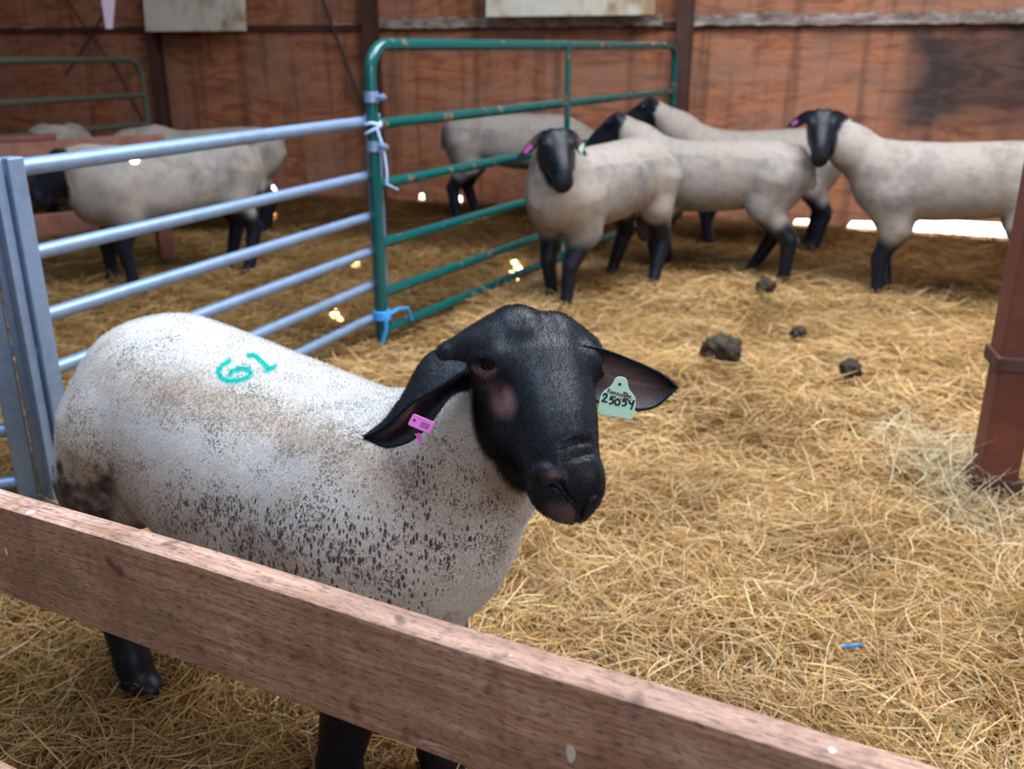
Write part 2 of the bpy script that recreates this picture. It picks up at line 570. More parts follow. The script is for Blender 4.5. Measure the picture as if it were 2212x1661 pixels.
# ------------------------------------------------------------------ the setting
def build_room():
    nx, ny = 150, 150
    xs, ys = np.linspace(-8, 7, nx), np.linspace(-3.0, 13, ny)
    X, Y = np.meshgrid(xs, ys, indexing='ij')
    Z = ground_h(X, Y) - 0.012
    V = np.stack([X, Y, Z], -1).reshape(-1, 3)
    i = np.arange(nx * ny).reshape(nx, ny)
    Fq = np.stack([i[:-1, :-1], i[1:, :-1], i[1:, 1:], i[:-1, 1:]], -1).reshape(-1, 4)
    fl = obj('floor', mesh_np('floor', V, Fq), M['floor'], smooth=True)
    tag(fl, 'straw-covered barn floor under the sheep', 'floor', kind='structure')

    # back wall: origin at (0, 8.42), x axis along the wall
    ang = math.atan(-0.41)
    wall = thing('wall_back', 'red-brown plywood wall along the back of the barn', 'wall', (0, 8.42, 0), kind='structure')
    wall.rotation_euler = (0, 0, ang)

    def sheet(x0, x1, zb0, zb1, z1, y):
        mb = MB()
        n = 14
        lo = [(x0 + (x1 - x0) * k / n, zb0 + (zb1 - zb0) * k / n + (random.uniform(-.012, .012) if zb1 > 0 else 0)) for k in range(n + 1)]
        for h in (-.91, -.52, .03, 1.2):
            if x0 < h < x1 and zb0 < -.05:
                lo += [(h - .035, -.07), (h - .022, .025), (h + .022, .03), (h + .035, -.07)]
        lo.sort()
        if zb1 == 0.080:
            lo = [(x0, -.07), (2.42, -.06), (2.46, .010), (2.60, .018), (2.64, -.05), (2.84, -.04), (2.88, .022), (3.06, .030), (3.10, .066), (3.6, .073), (x1, .080)]
        mb.prism(lo + [(x1, z1), (x0, z1)], (0, y, 0), (1, 0, 0), (0, 0, 1), (0, 1, 0), 0.018)
        o = mb.build('plywood_sheet', M['ply'], wall)
        return o

    sx = [-9.6, -7.16, -3.9, -1.38, 1.42, 4.2, 7.0]
    for k in range(6):
        a, b = sx[k], sx[k + 1]
        if k < 3:
            z0, z1 = -0.09, -0.09
        elif k == 3:
            z0, z1 = -0.09, -0.06
        elif k == 4:
            z0, z1 = 0.005, 0.080
        else:
            z0, z1 = 0.080, 0.09
        sheet(a + .002, b - .002, z0, z1, 1.47, 0.0)
        sheet(a + .002, b - .002, 1.50, 1.50, 3.2, 0.02)
    for nm, x, a_, b_, lab in (('wall_left', -7.4, -3.0, 11.44, 'plywood side wall of the barn out to the left'), ('wall_right', 6.3, -3.0, 5.83, 'plywood side wall of the barn out to the right')):
        mb = MB()
        mb.box((0, 0, 1.55), (b_ - a_, .018, 3.3))
        w = mb.build(nm, M['ply'])
        w.location = (x, (a_ + b_) / 2, 0)
        w.rotation_euler = (0, 0, math.pi / 2)
        tag(w, lab, 'wall', kind='structure')
    # girt and torn lining along the seam
    mb = MB()
    mb.box((-1.3, -0.01, 1.475), (16.5, 0.06, 0.05))
    mb.build('girt', M['darksteel'], wall)
    r = np.random.default_rng(3)
    for a, b, h in ((-1.4, 1.30, .045), (1.55, 4.2, .045), (4.2, 6.5, .06)):
        mb = MB()
        n = int((b - a) / 0.05)
        top = [(a + (b - a) * k / n, 1.52 + h * r.random()) for k in range(n + 1)]
        bot = [(a + (b - a) * k / n, 1.47 - 0.3 * h * r.random()) for k in range(n + 1)]
        mb.prism(bot + top[::-1], (0, -0.075, 0), (1, 0, 0), (0, 0, 1), (0, 1, 0), 0.05)
        mb.build('torn_lining', M['trim'], wall)

    # steel columns in front of the wall
    names = (('second steel column from the left standing under the small white board', -3.72, 0.105),
             ('dark steel column behind the near end of the green gate', -1.29, 0.11),
             ('dark steel column at the far end of the green gate', 1.50, 0.11),
             ('dark steel column at the far left edge behind the olive gate', -6.20, 0.10))
    cs, sn = math.cos(ang), math.sin(ang)
    for lab, xl, wd in names:
        p = Vector((xl * cs + 0.13 * sn, 8.42 + xl * sn - 0.13 * cs, 0))
        col = thing('column', lab, 'column', p, kind='structure')
        col.rotation_euler = (0, 0, ang)
        mb = MB()
        mb.box((0, -0.05, 1.55), (wd, 0.012, 3.3))
        mb.box((0, 0.05, 1.55), (wd, 0.012, 3.3))
        mb.box((0, 0, 1.55), (0.012, 0.09, 3.3))
        mb.build('steel_section', M['darksteel'], col)
    # yard outside
    mb = MB()
    mb.box((0, 5.6, -0.06), (18, 11, 0.04))
    y = mb.build('ground_outside', M['yard'])
    y.location = (0, 8.42, 0)
    y.rotation_euler = (0, 0, ang)
    tag(y, 'bright concrete yard seen through the slit under the wall', 'ground', kind='structure')

    def on_wall(xl, z, off):
        return Vector((xl * cs + off * sn, 8.42 + xl * sn - off * cs, z))

    # white boards hung high on the wall
    for lab, x0, x1, zb, dz, cat in (
            ('small stained white board high on the wall at upper left', -3.64, -2.50, 1.445, .9, 'board'),
            ('long white board high on the wall above the green gate', -.10, 1.30, 1.535, .8, 'board')):
        mb = MB()
        mb.box((0, 0, dz / 2), (x1 - x0, 0.05, dz))
        o = mb.build('white_board', M['white'], bevel=.006)
        o.location = on_wall((x0 + x1) / 2, zb, 0.30)
        o.rotation_euler = (math.radians(-4), 0, ang)
        tag(o, lab, cat)
    # diagonal brace rods on the wall
    for lab, a, b in (('thin diagonal brace rod left of the near end of the green gate', (-1.90, 2.0), (-1.42, 0.78)),
                      ('thin dark wire slanting across the wall above the olive gate', (-4.95, 1.05), (-4.2, 1.75)),
                      ('thin dark wire rising leftwards beside the small white board', (-4.15, .95), (-4.95, 1.95))):
        mb = MB()
        mb.tube([on_wall(a[0], a[1], .10), on_wall((a[0] + b[0]) / 2, (a[1] + b[1]) / 2 - .015, .10), on_wall(b[0], b[1], .10)], 0.016 if 'rod' in lab else 0.010, 8)
        o = mb.build('brace_rod' if 'rod' in lab else 'wire', M['wire'], smooth=True)
        tag(o, lab, 'rod' if 'rod' in lab else 'wire')
    # strap end hanging into view
    mb = MB()
    p = at_y(236, 62, 7.4)
    q = at_y(222, -40, 7.4)
    for k, (dx, w) in enumerate(((0, .026), (.10, .02))):
        mb.prism([(-w, 0), (w, 0), (w * 1.3 + dx, .45), (-w * 1.3 + dx, .45)], Vector(p) + Vector((0, 0.01 * k, 0)), (1, 0, 0), (0, 0, 1), (0, 1, 0), 0.004)
    o = mb.build('strap', M['pinkstrap'])
    tag(o, 'pale pink strap end hanging at the top above the olive gate', 'strap')


# ------------------------------------------------------------------ gates
def bent(p0, up, along, r, n=8):
    """quarter bend starting at p0 going up, ending going along"""
    p0, up, along = Vector(p0), Vector(up), Vector(along)
    return [p0 + along * (r * (1 - math.cos(t))) + up * (r * math.sin(t)) for t in [math.pi / 2 * k / n for k in range(n + 1)]]


def green_gate():
    A = Vector((-0.600, 4.165, 0))
    d = Vector((math.sin(math.radians(29)), math.cos(math.radians(29)), 0))
    L, R = 3.78, 0.026
    Z = Vector((0, 0, 1))
    ztop, rc = 1.315, 0.12
    g = thing('pen_gate', 'teal green tubular pen gate with rust-chipped rails behind the big ram', 'gate', A)
    bz = 0.02
    pts = [A + Z * bz, A + Z * 0.6] + bent(A + Z * (ztop - rc), Z, d, rc)
    B = A + d * L
    pts += [p for p in reversed(bent(B + Z * (ztop - rc), Z, -d, rc))] + [B + Z * .6, B + Z * bz]
    mb = MB()
    mb.tube(pts, R, 16)
    mb.build('outer_frame', M['green'], g, smooth=True, loc=A).location = (0, 0, 0)
    for z in (0.99, 0.733, 0.471, 0.243, 0.066):
        mb = MB()
        mb.tube([A + Z * z + d * L * k / 8 for k in range(9)], R * 0.93, 14)
        mb.build('rail', M['green'], g, smooth=True, loc=A).location = (0, 0, 0)
    mb = MB()
    p = A + d * 1.86 - Vector((d.y, -d.x, 0)) * 0.03 * -1
    mb.box(p + Z * .69, (.045, .016, 1.25), Matrix.Rotation(math.radians(-61), 3, 'Z').inverted() if False else Matrix.Rotation(math.radians(61), 3, 'Z'))
    mb.build('brace', M['green'], g, loc=A).location = (0, 0, 0)
    side = Vector((d.y, -d.x, 0))
    for z in (1.105, 0.90):
        mb = MB()
        mb.tube([A + Z * (z - .022), A + Z * (z + .022)], R + .006, 16)
        mb.tube([A + Z * z - side * -.02, A + Z * z + side * .075], .008, 8)
        mb.tube([A + Z * z + side * .052, A + Z * z + side * .066], .016, 6)
        mb.build('hinge_clamp', M['galv'], g, smooth=True, loc=A).location = (0, 0, 0)
    # twine lashings
    fr = -side * 0.0
    mb = MB()
    ring = [A + Z * (0.995 + .004 * math.sin(3 * t)) + Vector((math.cos(t), math.sin(t), 0)) * (R + .008) for t in np.linspace(0, 2 * math.pi, 15)]
    mb.tube(ring, .008, 6)
    ring = [A + Z * (0.968 + .018 * math.cos(t)) + Vector((math.cos(t), math.sin(t), 0)) * (R + .008) for t in np.linspace(0, 2 * math.pi, 15)]
    mb.tube(ring, .007, 6)
    cam_side = Vector((0.5, -0.86, 0))
    q = A + cam_side * (R + .009)
    mb.tube([q + Z * .985, q + Vector((.028, 0, .90)), q + Vector((.038, 0, .80)), q + Vector((.036, 0, .74)), A + d * .12 + Z * .70 + side * .03], .006, 6)
    mb.build('twine_lashing', M['paletwine'], smooth=True)
    tag(bpy.context.scene.objects['twine_lashing'], 'pale blue twine lashing tied high on the green gate post', 'twine', 'twine lashings on the green gate')
    mb = MB()
    for dz in (0, .014, .028):
        ring = [A + Z * (0.128 + dz) + Vector((math.cos(t), math.sin(t), 0)) * (R + .008) for t in np.linspace(0, 2 * math.pi, 15)]
        mb.tube(ring, .009, 6)
    mb.tube([q + Z * .135, q + Vector((.004, 0, .09)), q + Vector((-.012, 0, .03)), q + Vector((-.018, 0, -.0))], .010, 6)
    mb.tube([q + Z * .14, A + d * .10 + Z * .15 + side * .02, A + d * .16 + Z * .14 + side * .03, A + d * .19 + Z * .075 + side * .03], .008, 6)
    o = mb.build('twine_lashing', M['twine'], smooth=True)
    tag(o, 'bright blue twine lashing tied low on the green gate post', 'twine', 'twine lashings on the green gate')


def hurdle(lab, A, B, zs, far_post=True, group='silver sheep hurdles'):
    A, B = Vector(A), Vector(B)
    d = (B - A).normalized()
    ang = math.atan2(d.y, d.x)
    Rz = Matrix.Rotation(ang, 3, 'Z')
    g = thing('sheep_hurdle', lab, 'hurdle', A, group)
    Z = Vector((0, 0, 1))

    def place(mb, name, **k):
        mb.build(name, M['galv'], g, loc=A, **k).location = (0, 0, 0)
    for P in ((A, B) if far_post else (A,)):
        s = 1 if P is A else -1
        mb = MB()
        mb.box(P + d * (.0 * s) + Z * .515, (.052, .047, 1.03), Rz)
        place(mb, 'end_post', bevel=.004)
        mb = MB()
        mb.box(P - d * (.046 * s) + Z * .515, (.030, .020, 1.03), Rz)
        for zz in (.02, .5, 1.0):
            mb.box(P - d * (.028 * s) + Z * zz, (.03, .014, .03), Rz)
        place(mb, 'edge_strip', bevel=.003)
    for k, z in enumerate(zs):
        mb = MB()
        mb.tube([A + Z * z + (B - A) * t for t in (0.006, .25, .5, .75, .994)], .021 if k else .024, 14)
        place(mb, 'rail', smooth=True)
    return g


def olive_gate():
    B = at_y(318, 250, 8.35)
    B = Vector((B[0], B[1], 0))
    d = Vector((-0.40, -0.917, 0)).normalized()
    L, R, rc = 3.2, .027, .16
    Z = Vector((0, 0, 1))
    g = thing('pen_gate', 'dull olive tubular gate against the wall at upper left', 'gate', B)
    A = B + d * L
    ztop = 1.215
    mb = MB()
    pts = [B + Z * .03, B + Z * .6] + bent(B + Z * (ztop - rc), Z, d, rc) + list(reversed(bent(A + Z * (ztop - rc), Z, -d, rc))) + [A + Z * .6, A + Z * .03]
    mb.tube(pts, R, 14)
    mb.build('outer_frame', M['olive'], g, smooth=True, loc=B).location = (0, 0, 0)
    for z in (.925, .685, .42, .15):
        mb = MB()
        mb.tube([B + Z * z, A + Z * z], R * .9, 12)
        mb.build('rail', M['olive'], g, smooth=True, loc=B).location = (0, 0, 0)
    mb = MB()
    mb.tube([B + d * .30 + Z * 1.2, B + d * .05 + Z * .70], R * .7, 10)
    mb.build('brace', M['darksteel'], g, smooth=True, loc=B).location = (0, 0, 0)


def board_fence():
    ang = math.atan(-0.503)
    dx, dy = math.cos(ang), math.sin(ang)
    nrm = Vector((-dy, dx, 0))       # away from the camera

    def board(x0, x1, z0, z1, lab, off=0.0):
        a = Vector((x0, 0.723 - 0.503 * x0, 0)) + nrm * off
        L = (x1 - x0) / dx
        mb = MB()
        n = 24
        V, Fq = [], []
        # cross-section with eased arrises, slightly wavy edges along the length
        th, rr = 0.038, 0.004
        for k in range(n + 1):
            t = k / n * L
            w = 0.0015 * math.sin(k * 1.3) + 0.001 * math.sin(k * .57)
            sec = [(0, z0 + rr), (rr, z0), (th - rr, z0), (th, z0 + rr), (th, z1 - rr + w), (th - rr, z1 + w), (rr * 1.2, z1 + w), (rr * .3, z1 - rr * .45 + w), (0, z1 - rr * 1.6 + w)]
            V += [(t, y, z) for y, z in sec]
        m = 9
        for k in range(n):
            for j in range(m):
                Fq.append((k * m + j, (k + 1) * m + j, (k + 1) * m + (j + 1) % m, k * m + (j + 1) % m))
        Fq.append(tuple(range(m)))
        Fq.append(tuple(n * m + j for j in reversed(range(m))))
        mb.add(V, Fq)
        o = mb.build('fence_board', M['board'], smooth=True)
        o.location = a
        o.rotation_euler = (0, 0, ang)
        tag(o, lab, 'board')
        return o
    board(-1.75, 1.30, .624, .764, 'weathered pinkish wooden fence board running across the front of the big ram')
    board(-1.75, 1.30, .127, .267, 'lower wooden fence board just showing in the bottom left corner')
    for x, lab in ((-1.62, 'wooden fence post at the left end of the front boards'), (1.18, 'wooden fence post at the right end of the front boards')):
        mb = MB()
        p = Vector((x, 0.723 - 0.503 * x, 0)) + nrm * (.038 + .045)
        mb.box((0, 0, .40), (.09, .09, .86))
        o = mb.build('fence_post', M['board'], bevel=.004)
        o.location = p
        o.rotation_euler = (0, 0, ang)
        tag(o, lab, 'post')


def back_rail():
    # low board divider at the left behind the silver hurdle
    B = Vector((-2.22, 6.10, 0))
    A = Vector((-3.75, 4.97, 0))
    d = (B - A).normalized()
    ang = math.atan2(d.y, d.x)
    Rz = Matrix.Rotation(ang, 3, 'Z')
    f = thing('board_fence', 'red-brown board fence at the left behind the silver hurdle', 'fence', A)
    L = (B - A).length

    def pl(mb, name, mat):
        mb.build(name, mat, f, loc=A, bevel=.005).location = (0, 0, 0)
    n = Vector((d.y, -d.x, 0))
    for z, h in ((.725, .14), (.30, .13)):
        mb = MB()
        mb.box(A + d * L / 2 + Vector((0, 0, z)) + n * .05, (L, .036, h), Rz)
        pl(mb, 'fence_board', M['rail'])
    mb = MB()
    mb.box(A + d * (L * .42) + Vector((0, 0, .807)) + n * .03, (L * .5, .09, .03), Rz)
    pl(mb, 'top_rail', M['rust'])
    for t in (.05, .44, .97):
        mb = MB()
        mb.box(A + d * (L * t) + Vector((0, 0, .385)) - n * .015, (.09, .09, .78), Rz)
        pl(mb, 'fence_post', M['rail'])


def rust_column():
    p = on_z(2150, 1075)
    c = thing('column', 'rust-red steel column with straw round its foot at the right edge', 'column', (p[0] + .015, p[1] + .06, 0), kind='structure')
    c.rotation_euler = (0, 0, math.radians(-12))
    mb = MB()
    mb.box((0, 0, .24), (.112, .112, .50))
    mb.build('lower_tube', M['rust'], c, bevel=.008)
    mb = MB()
    mb.box((.004, 0, 2.0), (.128, .125, 3.16))
    mb.build('sleeve', M['rust'], c, bevel=.008)
    mb = MB()
    mb.box((.004, 0, .43), (.150, .150, .045))
    mb.build('collar', M['darksteel'], c, bevel=.006)
    mb = MB()
    mb.box((0, 0, .035), (.135, .135, .05))
    mb.build('base_plate', M['darksteel'], c, bevel=.004)


# ------------------------------------------------------------------ implicit sheep
def smin(a, b, k):
    h = np.clip(0.5 + 0.5 * (b - a) / k, 0, 1)
    return b + (a - b) * h - k * h * (1 - h)


def cone(a, b, ra, rb):
    a, b = np.array(a, np.float32), np.array(b, np.float32)
    ab = b - a
    L2 = float(ab @ ab) + 1e-12

    def f(x, y, z):
        t = np.clip(((x - a[0]) * ab[0] + (y - a[1]) * ab[1] + (z - a[2]) * ab[2]) / L2, 0, 1)
        return np.sqrt((x - a[0] - t * ab[0]) ** 2 + (y - a[1] - t * ab[1]) ** 2 + (z - a[2] - t * ab[2]) ** 2) - (ra + (rb - ra) * t)
    r = max(ra, rb)
    return f, np.minimum(a, b) - r, np.maximum(a, b) + r


def ellip(c, rad, R=None):
    c, rad = np.array(c, np.float32), np.array(rad, np.float32)
    R = np.eye(3) if R is None else np.array(R)
    mr = float(rad.min())

    def f(x, y, z):
        dx, dy, dz = x - c[0], y - c[1], z - c[2]
        q = [(dx * R[0, i] + dy * R[1, i] + dz * R[2, i]) / rad[i] for i in range(3)]
        k0 = np.sqrt(q[0] ** 2 + q[1] ** 2 + q[2] ** 2)
        return (k0 - 1) * mr if rad.max() < 1.6 * mr else (k0 - 1) * k0 / np.maximum(np.sqrt((q[0] / rad[0]) ** 2 + (q[1] / rad[1]) ** 2 + (q[2] / rad[2]) ** 2), 1e-6)
    m = float(rad.max())
    return f, c - m, c + m


def smooth_curve(xk, yk, n=400):
    xs = np.linspace(xk[0], xk[-1], n)
    y = np.interp(xs, xk, yk)
    w = max(3, n // 22)
    ker = np.hanning(w + 2)[1:-1]
    ker /= ker.sum()
    for _ in range(2):
        pad = np.concatenate([2 * y[0] - y[1:w // 2 + 1][::-1], y, 2 * y[-1] - y[-w // 2 - (w % 2 == 0):-1][::-1]]) if False else np.pad(y, w // 2, mode='edge')
        y = np.convolve(pad, ker, 'valid')[:n]
    return xs, y


def loft(origin, R, st, p=2.3, taper=0.0, twist=0.0, tr=None):
    """st rows: (pos, top, bottom, half width) along the first column of R; R columns = along, side, up"""
    st = np.array(st, float)
    o = np.array(origin, float)
    R = np.array(R, float)
    xs, top = smooth_curve(st[:, 0], st[:, 1])
    _, bot = smooth_curve(st[:, 0], st[:, 2])
    _, wid = smooth_curve(st[:, 0], st[:, 3])

    def f(x, y, z):
        dx, dy, dz = x - o[0], y - o[1], z - o[2]
        n = dx * R[0, 0] + dy * R[1, 0] + dz * R[2, 0]
        s = dx * R[0, 1] + dy * R[1, 1] + dz * R[2, 1]
        u = dx * R[0, 2] + dy * R[1, 2] + dz * R[2, 2]
        if twist:
            th = twist * sstep(tr[0], tr[1], n)
            c_, s_ = np.cos(th), np.sin(th)
            s, u = s * c_ + (u - tr[2]) * s_, tr[2] - s * s_ + (u - tr[2]) * c_
        nc = np.clip(n, xs[0], xs[-1])
        T, B, W = np.interp(nc, xs, top), np.interp(nc, xs, bot), np.interp(nc, xs, wid)
        uc, hh = (T + B) / 2, np.maximum((T - B) / 2, 1e-3)
        t = (u - uc) / hh
        if taper:
            lo = np.clip(-t, 0, 1)
            W = W * (1 - taper * lo * lo * (3 - 2 * lo))
        g = (np.abs(s / W) ** p + np.abs(t) ** p) ** (1 / p)
        d = (g - 1) * np.minimum(W, hh)
        e = np.abs(n - nc)
        return np.where(e > 0, np.sqrt(np.maximum(d, 0) ** 2 + e ** 2), d).astype(np.float32)
    # bounding box of the stations
    cor = []
    for r_ in st:
        for u in (r_[1], r_[2]):
            for s in (-r_[3], r_[3]):
                cor.append(o + R @ np.array([r_[0], s, u]))
    cor = np.array(cor)
    return f, cor.min(0), cor.max(0)


def axis_grid(lo, hi, flo, fhi, coarse, fine):
    a = list(np.arange(lo, flo, coarse)) + list(np.arange(flo, fhi, fine)) + list(np.arange(fhi, hi, coarse))
    return np.array(a, np.float32)


def mesh_field(axes, prims):
    import openvdb
    xs, ys, zs = axes
    A = np.full((len(xs), len(ys), len(zs)), 0.4, np.float32)
    for op, (f, lo, hi), k in prims:
        pad = 0.03 + k
        sl, co = [], []
        for ax, l, h in zip(axes, lo, hi):
            i0, i1 = np.searchsorted(ax, l - pad), np.searchsorted(ax, h + pad)
            sl.append(slice(int(i0), int(i1)))
            co.append(ax[i0:i1])
        if min(len(c) for c in co) == 0:
            continue
        v = f(co[0][:, None, None], co[1][None, :, None], co[2][None, None, :]).astype(np.float32)
        sub = A[tuple(sl)]
        A[tuple(sl)] = smin(sub, v, k) if op == '+' else -smin(-sub, v, k)
    g = openvdb.FloatGrid(background=0.4)
    g.copyFromArray(A)
    P, Q = g.convertToQuads(0.0)[:2]
    P, Q = np.array(P), np.array(Q)
    V = np.stack([np.interp(P[:, i], np.arange(len(ax)), ax) for i, ax in enumerate(axes)], -1)
    # keep outward orientation
    a, b, c, d = V[Q[:, 0]], V[Q[:, 1]], V[Q[:, 2]], V[Q[:, 3]]
    nrm = np.cross(c - a, d - b)
    vol = float((nrm * (a - V.mean(0))).sum())
    if vol < 0:
        Q = Q[:, ::-1]
    return V, Q


def eye_frame(o, R, S, W, s):
    o, R = np.array(o, float), np.array(R, float)
    e = R @ np.array([.30, s * .86, .36])
    e /= np.linalg.norm(e)
    a = R @ np.array([.62, -s * .5, .6])
    a -= e * (a @ e)
    a /= np.linalg.norm(a)
    b = np.cross(e, a)
    if b @ R[:, 0] > 0:
        b = -b
    return o + R @ (np.array([-.012, s * .0870 * W, -.040]) * S), np.stack([a, b, e], -1)


TWIST = .42          # jaw and muzzle swung sideways in mid-chew


def head_point(o, R, S, W, TW):
    o, R = np.array(o, float), np.array(R, float)

    def P(n, s, u):
        th = TW * float(sstep(.05, .205, n))
        s, u = s * math.cos(th) - (u + .075) * math.sin(th), -.075 + s * math.sin(th) + (u + .075) * math.cos(th)
        return o + R @ np.array([n * S, s * S * W, u * S])
    return P


NOSE = [   # creases of the ram's muzzle as seen: picture points and radii
    ([(1188, 1044), (1202, 1043), (1210, 1050)], .0052), ([(1210, 1050), (1220, 1066), (1232, 1080), (1246, 1094), (1255, 1103)], .0036),
    ([(1289, 1070), (1277, 1078), (1268, 1085), (1256, 1100)], .0030), ([(1255, 1100), (1252, 1113), (1250, 1122), (1245, 1133)], .0040),
    ([(1245, 1133), (1222, 1143), (1195, 1143)], .0026)]
WRINKLES = [([(1222, 992), (1248, 982), (1278, 977)], .0034), ([(1214, 966), (1244, 955), (1276, 952)], .0028)]


def on_head(prims, pts):
    """where the sight lines through these picture points meet the head, in the ram's frame"""
    out = []
    t = np.linspace(1.02, 1.42, 500)
    for u, v in pts:
        P = to_local(np.array([0, 0, CAM_H]) + ray(u, v)[None] * t[:, None])
        d = np.full(len(t), .4)
        for op, (f, _, _), k in prims:
            if op == '+':
                d = smin(d, f(P[:, 0], P[:, 1], P[:, 2]), k)
        i = np.argmax(d < 0) if (d < 0).any() else np.argmin(d)
        out.append(P[i])
    return out


def head_prims(o, R, S=1.0, W=1.0, detail=False):
    """R columns: nose direction, sheep's left, dorsal (out of the forehead)"""
    o, R = np.array(o, float), np.array(R, float)

    TW = TWIST if detail else 0.0
    P = head_point(o, R, S, W, TW)
    st = [(-.098, -.062, -.090, .028), (-.090, -.038, -.112, .048), (-.072, -.014, -.140, .065), (-.045, .004, -.162, .074), (-.01, .007, -.176, .076),
          (.03, .003, -.183, .073), (.07, .002, -.188, .067), (.11, .000, -.177, .0590), (.145, -.006, -.151, .0520), (.175, -.018, -.142, .0500),
          (.200, -.038, -.136, .0460), (.216, -.058, -.124, .036), (.226, -.078, -.106, .018)]
    st = [(a * S, b * S, c * S, d * S * W) for a, b, c, d in st]
    ms = 0.0
    pr = [('+', loft(o, R, st, 2.35, 0.28, TW, (.05 * S, .205 * S, -.075 * S)), 0.03)]
    for s in (-1, 1):
        pr.append(('+', ellip(P(-.018, s * .066, -.034), (.030 * S, .020 * S, .023 * S), R), .022 * S))       # orbit
        pr.append(('+', ellip(P(.015, s * .047, -.120), (.062 * S, .024 * S, .046 * S), R), .03 * S))         # cheek
        pr.append(('+', ellip(P(.186, s * .026 + ms, -.068), (.024 * S, .022 * S, .028 * S), R), .018 * S))   # muzzle pad
        pr.append(('+', cone(P(-.070, s * .040, -.045), P(-.060, s * .080, -.058), .034 * S, .024 * S), .03 * S))  # ear root
        pr.append(('+', ellip(P(-.066, s * .022, -.028), (.034 * S, .026 * S, .030 * S), R), .02 * S))        # poll
    pr.append(('+', ellip(P(.176, 0, -.138), (.034 * S, .032 * S, .018 * S), R), .016 * S))                    # chin
    if detail:
        for s in (-1, 1):
            # groove in front of the eye
            pr.append(('-', cone(P(.004, s * .084, -.050), P(.070, s * .078, -.066), .007 * S, .006 * S), .02 * S))
            # eye opening and lids
            ec, B = eye_frame(o, R, S, W, s)
            lng, upv, eye_dir = B[:, 0], B[:, 1], B[:, 2]
            pr.append(('+', ellip(ec - eye_dir * .012, (.028, .023, .018), B), .012))
            pr.append(('-', ellip(ec + eye_dir * .003, (.0220, .0100, .018), B), .002))
            for j in range(9):
                t0, t1 = -1.35 + 2.7 * j / 9, -1.35 + 2.7 * (j + 1) / 9
                for up_, hgt, rr in ((1, .0108, .0050), (-1, .0112, .0030)):
                    q0 = ec + lng * (0.0222 * math.sin(t0)) + upv * (up_ * hgt * math.cos(t0)) + eye_dir * (.0040 * math.cos(t0) - .0045)
                    q1 = ec + lng * (0.0222 * math.sin(t1)) + upv * (up_ * hgt * math.cos(t1)) + eye_dir * (.0040 * math.cos(t1) - .0045)
                    pr.append(('+', cone(q0, q1, rr, rr), .004))
        # shallow groove down the middle of the poll
        pr.append(('-', cone(P(-.115, .003, .002), P(-.045, .0, .018), .0055 * S, .008 * S), .022 * S))
    return pr


def leg_prims(pts, rad, k=0.03):
    return [('+', cone(pts[i], pts[i + 1], rad[i], rad[i + 1]), k if i < 2 else .012) for i in range(len(pts) - 1)]


def ear_sheet(up, lo, cup, thick=.0035, nL=26, nW=11):
    def res(P, n):
        P = np.array(P, float)
        d = np.r_[0, np.cumsum(np.linalg.norm(np.diff(P, axis=0), axis=1))]
        d /= d[-1]
        t = np.linspace(0, 1, n)
        out = np.stack([np.interp(t, d, P[:, i]) for i in range(3)], -1)
        for _ in range(4):
            out[1:-1] = .25 * out[:-2] + .5 * out[1:-1] + .25 * out[2:]
        return out
    t = np.linspace(0, 1, nL)
    v = np.linspace(0, 1, nW)
    if lo is None:
        # guide curves across the ear, joined by a smooth curve
        Gd = np.stack([res(g, nL) for g in up], 1)
        m = Gd.shape[1]
        G = np.zeros((nL, nW, 3))
        for j, vj in enumerate(v):
            x = vj * (m - 1)
            i = min(int(x), m - 2)
            f = x - i
            p0, p1, p2, p3 = Gd[:, max(i - 1, 0)], Gd[:, i], Gd[:, i + 1], Gd[:, min(i + 2, m - 1)]
            G[:, j] = .5 * (2 * p1 + (p2 - p0) * f + (2 * p0 - 5 * p1 + 4 * p2 - p3) * f * f + (3 * p1 - p0 - 3 * p2 + p3) * f ** 3)
        cup = Gd[nL // 2, m // 2 if m == 3 else 2] - .5 * (Gd[nL // 2, 0] + Gd[nL // 2, -1])
    else:
        U, L, cup = res(up, nL), res(lo, nL), np.array(cup, float)
        depth = np.sin(np.pi * np.clip(t * .85 + .15, 0, 1)) ** .7
        G = U[:, None] * (1 - v)[None, :, None] + L[:, None] * v[None, :, None] + cup[None, None] * (depth[:, None] * (4 * v * (1 - v))[None])[..., None]
    du = np.gradient(G, axis=0)
    dv = np.gradient(G, axis=1)
    N = np.cross(du, dv)
    N /= np.linalg.norm(N, axis=-1, keepdims=True) + 1e-9
    if (N.mean((0, 1)) @ cup) > 0:
        N = -N            # N points to the open (inner) side, away from the cup
    edge = (1 - (2 * v - 1) ** 4)[None, :, None] * (1 - t ** 6)[:, None, None]
    th = thick * (.45 + .55 * edge)
    I, O = G + N * th, G - N * th
    n = nL * nW
    ii = np.arange(n).reshape(nL, nW)
    q = np.stack([ii[:-1, :-1], ii[1:, :-1], ii[1:, 1:], ii[:-1, 1:]], -1).reshape(-1, 4)
    Fq = [q, q[:, ::-1] + n]
    bd = np.concatenate([ii[0, :], ii[1:, -1], ii[-1, :-1][::-1], ii[1:-1, 0][::-1], ii[0:1, 0]])
    s = np.stack([bd[:-1], bd[:-1] + n, bd[1:] + n, bd[1:]], -1)
    Fq.append(s)
    V = np.concatenate([I.reshape(-1, 3), O.reshape(-1, 3)])
    inner = np.concatenate([np.ones(n), np.zeros(n)])
    vv = np.tile(v, nL)
    tt = np.repeat(t, nW)
    inmask = np.concatenate([np.clip(1.25 * np.sin(np.pi * vv) * np.sin(np.pi * np.clip(tt * .9 + .04, 0, 1)) - .25, 0, 1), np.zeros(n)])
    return V, np.concatenate(Fq), inmask, np.concatenate([N.reshape(-1, 3), -N.reshape(-1, 3)])


